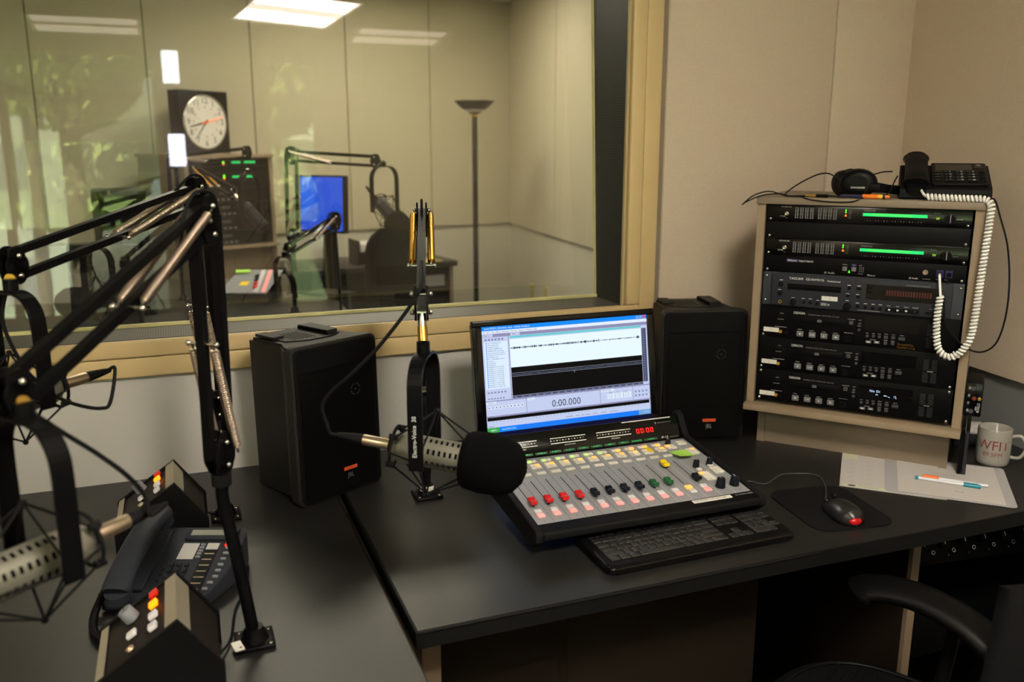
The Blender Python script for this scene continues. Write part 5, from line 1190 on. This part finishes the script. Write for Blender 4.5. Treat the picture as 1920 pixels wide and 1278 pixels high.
b = MB(M); b.box(.012, .02, 0, .07, .19, .012, 'phone_grey_dark', .004); b.build('cradle', t)
t = thing('handset_cord', 'dark coiled handset cord hanging in a loop beside the grey phone', 'telephone cord', (-.19, 1.56, DZ)); b = MB(Matrix.Translation((.19, -1.56, -DZ)))
b.coil([(-.150, 1.60, DZ+.055), (-.168, 1.605, DZ+.038), (-.182, 1.595, DZ+.014), (-.186, 1.56, DZ+.010), (-.182, 1.52, DZ+.009), (-.170, 1.49, DZ+.009), (-.158, 1.475, DZ+.012), (-.15, 1.463, DZ+.016)], .0055, .0022, 46, 'plastic_dark', 8, 5); b.build('cord', t)
# ---------------------------------------------------------------- chair at the lower right
t = thing('office_chair', 'black office chair with curved arm at the lower right, facing the desk', 'chair', (1.17, 1.10, 0), (0, 0, math.radians(28)))
b = MB(); R = []
for z, s_ in ((.40, .90), (.41, .98), (.44, 1.0), (.462, .97), (.474, .90), (.478, .8), (.476, .4)):
    R.append([V((.255*s_*math.copysign(abs(math.cos(a))**.75, math.cos(a)), .24*s_*math.copysign(abs(math.sin(a))**.75, math.sin(a)), z-(.012 if abs(s_-.4) < .01 else 0))) for a in [2*PI*k/40 for k in range(40)]])
b.skin(R, 'chair_fabric'); b.build('seat', t)
b = MB(); 
for k in range(17):
    y = -.16+k*.019; b.tube([(-.18, y, .4775), (0, y, .474), (.18, y, .4775)], .0035, 'chair_fabric', 6)
b.tube([(.218*math.copysign(abs(math.cos(a))**.75, math.cos(a)), .205*math.copysign(abs(math.sin(a))**.75, math.sin(a)), .478) for a in [2*PI*k/40 for k in range(40)]], .005, 'chair_plastic', 6, closed=True); b.build('seat_ribs', t)
for s_ in (-1, 1):
    b = MB(); P = smooth([(s_*.245, .150, .612), (s_*.262, .12, .630), (s_*.275, .04, .636), (s_*.272, -.04, .624), (s_*.258, -.11, .600), (s_*.235, -.16, .565)], 5); n = 14; R = []
    for i, p in enumerate(P):
        q = i/(len(P)-1); ww = .050*(.55 if i == 0 else min(1, .86+q*2))*(1 if q < .85 else 1-(q-.85)*2.5); d = (P[min(i+1, len(P)-1)]-P[max(i-1, 0)]).normalized(); sx = V((0, 0, 1)).cross(d).normalized(); up = d.cross(sx)
        R.append([p+sx*ww*math.cos(a)+up*.024*math.sin(a) for a in [2*PI*k/n for k in range(n)]])
    b.skin(R, 'chair_plastic'); b.build('armrest', t)
    b = MB(); b.tube(smooth([(s_*.27, -.05, .622), (s_*.285, -.04, .52), (s_*.25, -.03, .42), (s_*.10, -.02, .392)], 5), .014, 'chair_plastic', 10); b.build('arm_support', t)
b = MB(); R = []
for k in range(13):
    z = .50+.39*k/12; q = (k/12-.5)*2; w_ = .235*(1-abs(q)**4*.2)*(1-.7*max(0, k/12-.55)**1.6*2.2); y = -.215-.05*(k/12)+.03*q*q
    R.append([V((w_*x, y+.055*x*x+dy, z)) for x, dy in [(-1, 0), (-.7, 0), (-.35, 0), (0, 0), (.35, 0), (.7, 0), (1, 0), (1, -.03), (.7, -.035), (.35, -.035), (0, -.035), (-.35, -.035), (-.7, -.035), (-1, -.03)]])
b.skin(R, 'chair_fabric'); b.build('backrest', t)
b = MB(); b.tube(smooth([(0, -.10, .395), (0, -.25, .40), (0, -.33, .47), (0, -.325, .6)], 5), .02, 'chair_plastic', 10); b.build('back_support', t)
b = MB(); b.cyl((0, 0, .12), (0, 0, .40), .026, 'metal_black'); b.box(-.1, -.1, .385, .1, .1, .402, 'metal_black', .004); b.build('gas_column', t)
for k in range(5):
    a = 2*PI*k/5+.3; b = MB(); b.tube([(0, 0, .12), (.15*math.cos(a), .15*math.sin(a), .10), (.28*math.cos(a), .28*math.sin(a), .075)], [.022, .018, .014], 'chair_plastic', 8); b.build('leg', t)
    b = MB(); b.cyl((.28*math.cos(a)-.02*math.sin(a), .28*math.sin(a)+.02*math.cos(a), .03), (.28*math.cos(a)+.02*math.sin(a), .28*math.sin(a)-.02*math.cos(a), .03), .03, 'rubber'); b.cyl((.28*math.cos(a), .28*math.sin(a), .05), (.28*math.cos(a), .28*math.sin(a), .08), .008, 'chrome'); b.build('castor', t)
# ---------------------------------------------------------------- the far studio, seen through the window
t = thing('table', 'dark table in the far studio carrying the mic arms', 'table', (-.2, 4.0, 0))
b = MB(Matrix.Translation((.2, -4, 0))); b.prism([(-1.9, 3.2), (.80, 3.2), (.80, 4.72), (.64, 5.02), (-1.9, 5.35)], DZ-.035, DZ, 'laminate_dark'); b.build('tabletop', t)
for x, y in ((-1.7, 3.4), (.6, 3.4), (.5, 4.8), (-1.7, 5.0)): MB(Matrix.Translation((.2, -4, 0))).cyl((x, y, 0), (x, y, DZ-.035), .03, 'metal_black').build('leg', t)
FBase = V((.539, 4.462, DZ)); Df = 4.36
def far_arm(label, base, P1, T, E): return boom(label, base, P1, T, E, 'spring_steel', detail=False, sc=1.1)
T1 = W(546, 292, Df); E1 = W(704, 302, 4.25)
far_arm('far studio microphone arm on the bolted base, nearest the blue screen', FBase, (.548, 4.455, 1.12), T1, E1)
A1 = W(722, 392, 4.22)
microphone('dark far studio microphone with foam windscreen and red plug collar', 'far studio yoke holding the foam covered microphone', A1, math.radians(-66), math.radians(35), E1+V((0, 0, -.03)), sock='red', body_m='recorder_grey', sc=1.15)
T2 = W(322, 302, 4.7); E2 = W(463, 286, 4.45)
far_arm('far studio microphone arm reaching right in front of the far hutch', V((T2.x, T2.y, DZ)), (T2.x, T2.y, 1.1), T2, E2)
T4 = W(368, 322, 4.3); E4 = W(440, 362, 4.15)
boom('short far studio microphone arm with a brass spring in front of the far rack', V((T4.x, T4.y, DZ)), (T4.x, T4.y, 1.08), T4, E4, 'brass', detail=False)
microphone('far studio microphone with grey grille in front of the far rack', 'yoke of the microphone in front of the far rack', W(470, 398, 4.1), math.radians(-45), math.radians(42), E4+V((0, 0, -.01)), sock='chrome', screen=False, body_m='recorder_grey')
T3 = W(628, 415, 4.15); E3 = W(541, 468, 4.0)
boom('low far studio microphone arm passing under the blue screen', V((T3.x+.02, T3.y+.05, DZ)), T3-V((0, 0, .03)), T3, E3, low=False, detail=False, sc=1.1, riser_r=.008)
microphone('', 'empty hanging yoke in front of the far table base', W(537, 552, 3.98), math.radians(35), 0, E3+V((0, 0, -.01)), sock='chrome', mic=False)
# hutch
FH = W(354, 287, 5.35); FH.z = 0; fy = math.radians(24)
t = thing('rack_hutch', 'beige hutch with black rack units in the far studio under the clock', 'equipment hutch', FH, (0, 0, fy))
b = MB(); b.box(-.04, -.01, 1.495, .56, .7, 1.515, 'hutch_edge'); b.build('top_board', t)
b = MB(); b.box(-.035, 0, .74, -.01, .68, 1.495, 'hutch_beige'); b.build('side_panel', t); b = MB(); b.box(.53, 0, .74, .555, .68, 1.495, 'hutch_beige'); b.build('side_panel', t)
b = MB(); b.box(-.04, -.03, .93, .56, .66, .95, 'hutch_edge'); b.box(-.01, .03, .74, .53, .05, .93, 'cabinet_beige'); b.build('shelf_board', t)
def funit(k0, n, label, cat, leds=None, player=False):
    q = thing(cat.replace(' ', '_'), label, cat, FH+Matrix.Rotation(fy, 3, 'Z') @ V((.02, 0, 0))+V((0, 0, .955+k0*U)), (PI/2, 0, fy), 'far studio rack units')
    b = MB(); b.box(0, .0005, -.2, .5, n*U-.0005, .002, 'rack_black'); b.build('faceplate', q)
    if leds:
        b = MB(); b.box(.19, .012, .002, .20, .034, .003, 'led_bright_green'); b.box(.19, .008, .002, .20, .016, .0035, 'led_orange'); b.build('status_light', q)
        b = MB(); b.box(.25, .016, .002, .31, .028, .003, 'led_green'); b.box(.335, .016, .002, .41, .028, .003, 'led_green'); b.build('display', q)
    if player:
        b = MB(); b.box(.16, .05, .002, .22, .066, .0035, 'key_mid'); b.build('disc_tray', q)
        b = MB()
        for k in range(5): b.box(.10+k*.035, .012, .002, .118+k*.035, .024, .0035, 'key_grey')
        b.build('button', q)
        b = MB(); b.box(.012, .02, .002, .05, .032, .003, 'white_label'); b.build('paper_label', q)
    return q
funit(11, 1, 'far studio rack unit with green display, topmost in the far hutch', 'audio interface', True); funit(9, 1, 'far studio rack unit with green display, second from the top', 'audio interface', True)
funit(10, 1, 'blank panel between the two green far studio displays', 'blank panel'); funit(8, 1, 'dark far studio rack unit under the green displays', 'telephone hybrid')
for k, s_ in ((6, 'highest'), (4, 'second'), (2, 'third'), (0, 'lowest')): funit(k, 2, s_+' of the black disc players in the far hutch', 'disc player', player=True)
# clock
cc = W(384, 229, 6.05)
t = thing('wall_clock', 'white round clock in a black box high on the far wall', 'clock', cc, (PI/2, 0, math.radians(38)))
b = MB(); b.box(-.205, -.205, -.10, .205, .205, 0, 'plastic_dark', .004); b.build('case', t)
b = MB(); b.lathe((.0, 0, 0), (0, 0, 1), [(0, .180), (.014, .180), (.014, .172)], 'chrome', 48, caps=False); b.build('rim', t)
b = MB(); b.disc(0, 0, .008, .173, 'clock_face', 48)
for k in range(12):
    a = PI/2-(k+1)*PI/6; b.text(str(k+1), .139*math.cos(a), .139*math.sin(a), .009, .058, 'ink', 'CENTER'); b.text(str(k+13), .098*math.cos(a), .098*math.sin(a), .009, .022, 'dark_mark', 'CENTER')
for k in range(60):
    a = k*PI/30; c, s_ = math.cos(a), math.sin(a); b.add([(c*.163-s_*.001, s_*.163+c*.001, .009), (c*.171-s_*.001, s_*.171+c*.001, .009), (c*.171+s_*.001, s_*.171-c*.001, .009), (c*.163+s_*.001, s_*.163-c*.001, .009)], [(0, 1, 2, 3)], 'ink')
b.build('dial', t)
def hand(a, L, w_, m, z, nm, back=.02):
    c, s_ = math.cos(a), math.sin(a); b = MB(); P = [(-back, -w_), (L, -w_*.5), (L, w_*.5), (-back, w_)]; b.prism([(x*c-y*s_, x*s_+y*c) for x, y in P], z, z+.002, m); b.build(nm, t)
hand(PI/2-math.radians(256), .135, .0065, 'ink', .011, 'hour_hand'); hand(PI/2-math.radians(220), .150, .0045, 'ink', .014, 'minute_hand'); hand(PI/2-math.radians(76), .15, .002, 'led_orange', .017, 'second_hand', .04)
MATS['led_orange']
# floor lamp
LP = W(893, 565, 6.3); LP.z = 0
t = thing('floor_lamp', 'tall black torchiere floor lamp in the corner of the far studio', 'floor lamp', LP)
hz = W(880, 190, 6.3).z
b = MB(); b.lathe((0, 0, 0), (0, 0, 1), [(0, .14), (.015, .14), (.03, .06), (.04, .02)], 'lamp_black', 32); b.build('base', t)
b = MB(); b.cyl((0, 0, .03), (0, 0, hz-.10), .019, 'lamp_black', n=18); b.build('pole', t)
b = MB(); b.lathe((0, 0, hz-.105), (0, 0, 1), [(0, .022), (.02, .024)], 'brass', 18); b.build('collar', t)
b = MB(); b.lathe((0, 0, hz-.085), (0, 0, 1), [(0, .028), (.02, .06), (.05, .105), (.085, .14), (.088, .14), (.08, .13), (.04, .08), (.02, .001)], 'lamp_black', 36); b.build('lamp_shade', t)
b = MB(); b.sphere((0, 0, hz-.035), .085, 'white_label', (1, 1, .55), 20, 10); b.build('diffuser', t)
# blue screen
t = thing('monitor', 'far studio computer screen showing a plain blue desktop', 'monitor', W(565, 430, 4.98), (PI/2-.06, 0, 0))
P0 = W(565, 430, 4.98); P1_ = W(644, 424, 4.86); d = P1_-P0; ang = math.atan2(d.y, d.x); t.rotation_euler = (PI/2-.05, 0, ang); w_ = math.hypot(d.x, d.y); hh = .295
b = MB(); b.box(-.008, -.012, -.04, w_+.008, hh+.010, 0, 'plastic_dark', .004); b.build('case', t)
b = MB(); b.rect(0, 0, w_-.004, hh, .0006, 'lcd_blue')
b.add([(0, hh*.2, .0009), (w_*.35, hh*.55, .0009), (w_*.3, hh, .0009), (0, hh, .0009)], [(0, 1, 2, 3)], 'lcd_blue_light'); b.rect(w_*.5, .008, w_*.9, .016, .001, 'lcd_blue_light'); b.build('screen', t)
b = MB(); b.disc(w_*.42, -.006, .0008, .003, 'led_blue'); b.build('indicator_light', t)
b = MB(); b.box(w_*.4, -.33, -.10, w_*.6, .1, -.045, 'plastic_dark'); b.box(w_*.1, -.372, -.16, w_*.9, -.352, .04, 'plastic_dark'); b.build('stand', t)
# far console
P0 = W(405, 545, 4.62); P1_ = W(502, 542, 4.62); d = P1_-P0
t = thing('mixing_console', 'far studio mixing console with red fader caps and sticky notes', 'mixing console', (P0.x, P0.y, DZ), (0, 0, math.atan2(d.y, d.x)))
w_ = math.hypot(d.x, d.y)
b = MB(); b.add([(0, 0, 0), (w_, 0, 0), (w_, .42, 0), (0, .42, 0), (0, 0, .05), (w_, 0, .05), (w_-.0, .42, .13), (0, .42, .13)], [(3, 2, 1, 0), (0, 1, 5, 4), (1, 2, 6, 5), (2, 3, 7, 6), (3, 0, 4, 7)], 'rubber'); b.build('body', t)
M = Matrix.Translation((0, 0, .0505)) @ Matrix.Rotation(math.atan2(.08, .42), 4, 'X')
b = MB(M); b.box(.006, .01, 0, w_-.012, .40, .001, 'silver_plate'); b.build('faceplate', t)
for k, m in ((0, 'cap_red'), (1, 'cap_red'), (2, 'cap_black'), (3, 'cap_black')):
    b = MB(M); b.box(w_*.63-k*.012, .07+k*.06, 0, w_*.63-k*.012+.02, .11+k*.06, .014, m, .003); b.build('fader_cap', t)
for j, m in ((0, 'lit_pink'), (1, 'button_white')):
    for k in range(9): MB(M).box(w_*.84-j*.04-k*.006, .02+k*.042, 0, w_*.84+.022-j*.04-k*.006, .05+k*.042, .006, m, .001).build('button', t)
b = MB(M); b.box(w_*.3, .13, .001, w_*.3+.045, .19, .003, 'sticky_yellow'); b.build('tape_mark', t)
t2 = thing('sticky_note', 'green sticky note at the back of the far studio console', 'sticky note', t.matrix_basis @ V((.02, .30, .118)), (.15, 0, 0)); MB().box(0, 0, 0, .08, .06, .004, 'sticky_green').build('sheet', t2)
q = W(398, 560, 4.55); t = thing('paper_stack', 'upright white papers at the left of the far studio console', 'papers', (q.x-.03, q.y, DZ), (0, 0, -.2)); MB().box(0, 0, 0, .085, .03, .16, 'paper', .003).build('papers', t)
# far desk with tray, chair, tower
t = thing('desk', 'dark desk against the far wall beside the floor lamp', 'desk', (1.94, 6.14, 0), (0, 0, math.radians(8)))
b = MB(); b.box(-1.25, 0, DZ-.04, 0, .62, DZ, 'laminate_dark', .004); b.build('tabletop', t)
b = MB(); b.box(-.055, .02, 0, -.03, .6, DZ-.04, 'cabinet_beige'); b.build('end_panel', t)
b = MB(); b.box(-.42, .03, .04, -.056, .6, DZ-.045, 'rack_black'); b.build('drawer_unit', t)
b = MB(); b.box(-.29, .026, .56, -.10, .03, .64, 'grey_print'); o = b.build('label_plate', t); b = MB(); b.box(-1.2, .3, 0, -.42, .32, DZ-.04, 'rack_black'); b.build('back_panel', t)
q = W(672, 475, 6.15); t = thing('paper_tray', 'black wire tray with white papers on the far desk', 'paper tray', (q.x, q.y, DZ), (0, 0, .1))
b = MB(); b.box(0, 0, 0, .30, .24, .09, 'rack_black'); b.box(0, 0, .09, .012, .24, .17, 'rack_black'); b.build('tray', t); b = MB(); b.box(.02, .0, .092, .29, .23, .15, 'paper', .004); b.build('paper_stack', t)
q = W(812, 487, 6.3); t = thing('paper_sheet', 'loose tan papers on the right end of the far desk', 'paper', (q.x-.05, q.y, DZ), (0, 0, .3)); MB().box(-.07, 0, .0005, .14, .2, .008, 'outlet_tan').build('sheet', t)
q = W(742, 560, 5.3); t = thing('office_chair', 'dark high backed office chair standing in the far studio', 'chair', (q.x, q.y, 0), (0, 0, math.radians(-15)))
zt_ = W(742, 428, 5.3).z
b = MB(); R = []
for k in range(14):
    z = .48+(zt_-.48)*k/13; qn = k/13; w2 = .185*(1-.05*qn)*(1 if qn < .75 else math.sqrt(max(.02, 1-((qn-.75)/.25)**2*.75)))
    R.append([V((w2*x, -.02*math.cos(x*1.4)+dy, z)) for x, dy in [(-1, 0), (-.6, -.01), (0, -.015), (.6, -.01), (1, 0), (.9, .06), (.4, .07), (-.4, .07), (-.9, .06)]])
b.skin(R, 'chair_fabric'); b.build('backrest', t)
b = MB(); b.box(-.24, .04, .42, .24, .48, .5, 'chair_fabric', .03, 3); b.build('seat', t); b = MB(); b.cyl((0, .25, .06), (0, .25, .42), .03, 'metal_black'); b.build('gas_column', t)
for k in range(5):
    a = k*2*PI/5; b = MB(); b.tube([(0, .25, .1), (.28*math.cos(a), .25+.28*math.sin(a), .04)], .02, 'chair_plastic'); b.build('leg', t)
q = W(668, 560, 5.6); t = thing('computer_tower', 'black computer tower with blue lights under the far desk', 'computer', (q.x-.1, q.y+.25, .16), (0, 0, -.2))
b = MB(); b.box(-.1, 0, 0, .1, .42, .42, 'tower_black', .006); b.build('case', t); b = MB(); b.box(.0, -.002, .28, .05, 0, .295, 'grey_print'); b.build('badge', t)
for z, m in ((.283, 'led_blue'), (.1, 'led_blue'), (.115, 'led_bright_green')): MB().sphere((-.03+(.02 if z == .1 else 0), -.002, z), .006, m, n=8, k=5).build('indicator_light', t)
t['label'] = 'black computer tower with blue lights left of the far studio chair'
b = MB(); b.box(-.11, 0, -.16, .11, .43, 0, 'rack_black'); b.build('stand', t)
# dark equipment at the left of the far studio
q = W(215, 612, 4.15); t = thing('loudspeaker', 'tall dark loudspeaker on the far table at the left', 'loudspeaker', (q.x+.07, q.y+.05, DZ), (0, 0, math.radians(12)))
b = MB(); b.box(-.09, 0, .0, .13, .24, .62, 'speaker_shell', .012, 3); b.build('shell', t); b = MB(); b.box(-.08, -.006, .03, .12, 0, .60, 'speaker_grille', .003); b.build('grille', t)
q = W(150, 622, 3.80); t = thing('monitor', 'dark switched off screen on the far table left of the loudspeaker', 'monitor', (q.x-.03, q.y+.02, DZ+.03), (PI/2-.06, 0, math.radians(-12)))
b = MB(); b.box(0, 0, -.04, .30, .37, 0, 'gloss_black', .006); b.build('case', t); b = MB(); b.rect(.015, .02, .285, .352, .0004, 'display_black'); b.build('screen', t); b = MB(); b.box(.08, -.03, -.12, .22, -.015, .06, 'plastic_dark'); b.box(.13, -.02, -.045, .17, .1, -.04, 'plastic_dark'); b.build('stand', t)
for (u, v, lb) in ((998, 545, 'left tan outlet plate low on the far studio side wall'), (1024, 552, 'right tan outlet plate low on the far studio side wall')):
    # on the right far wall: intersect the sight line with the wall plane
    p0 = V((0, 0, CZ)); dr = W(u, v, 1)-p0; nn = V((gd.y, -gd.x, 0)); tt = (FC-p0).dot(nn)/dr.dot(nn); p = p0+dr*tt
    t = thing('outlet_plate', lb, 'wall outlet', p-V((.0, 0, 0)), (0, 0, math.atan2(gd.y, gd.x)))
    MB().box(-.045, -.006, -.06, .045, .006, .06, 'outlet_tan', .003).build('plate', t)
    b = MB(); 
    for z in (-.025, .02):
        for s_ in (-1, 1): b.box(-.012, s_*.0062, z, -.008, s_*.0068, z+.012, 'ink'); b.box(.008, s_*.0062, z, .012, s_*.0068, z+.012, 'ink')
    b.build('socket', t)
# ---------------------------------------------------------------- pieces that belong to a part go one level down
KIDS = {}
for o in bpy.data.objects:
    if o.parent is not None: KIDS.setdefault(o.parent.name, []).append(o)
def base(n): return n.split('.')[0]
def nest(cat, par, subs):
    for r in [o for o in bpy.data.objects if o.parent is None and o.get('category') == cat]:
        ps = [o for o in KIDS.get(r.name, []) if base(o.name) == par]
        if not ps: continue
        for o in KIDS[r.name]:
            if base(o.name) in subs and o is not ps[0] and o.parent is r:
                o.parent = ps[0]
nest('loudspeaker', 'grille', ('badge', 'lettering', 'tweeter_cap')); nest('loudspeaker', 'shell', ('vent_slots', 'top_rest', 'foot'))
nest('mixing console', 'meter_bridge', ('channel_display', 'level_meter', 'clock_display', 'lettering')); nest('mixing console', 'front_rail', ('label_strip',))
nest('telephone', 'control_panel', ('key', 'display', 'lettering')); nest('clock', 'dial', ('hour_hand', 'minute_hand', 'second_hand'))
nest('ceiling light', 'diffuser', ('tube',)); nest('microphone', 'connector', ('connector_boot',)); nest('shock mount', 'yoke', ('lettering', 'socket')); nest('microphone stand', 'base_plate', ('screw', 'paper_label'))
nest('disc recorder', 'front_panel', ('knob', 'button', 'display', 'printing', 'disc_tray', 'power_switch', 'paper_label', 'disc_logo', 'jack')); nest('disc player', 'faceplate', ('printing', 'screw', 'jack', 'paper_label')); nest('audio interface', 'faceplate', ('printing', 'screw', 'jack', 'logo'))
nest('headphones', 'headband', ('slider',)); nest('amplifier', 'front_plate', ('knob', 'jack')); nest('desk', 'tabletop', ('edge_band',)); nest('keyboard', 'case', ('lettering', 'indicator_light'))
# ---------------------------------------------------------------- view
sc = bpy.context.scene
sc.view_settings.view_transform = 'Standard'; sc.view_settings.look = 'None'; sc.view_settings.gamma = 1; sc.view_settings.use_curve_mapping = False
sc.view_settings.exposure = 0
sc.cycles.use_denoising = True; sc.cycles.max_bounces = 8; sc.cycles.transparent_max_bounces = 12; sc.cycles.sample_clamp_indirect = 6; sc.cycles.caustics_reflective = False; sc.cycles.caustics_refractive = False
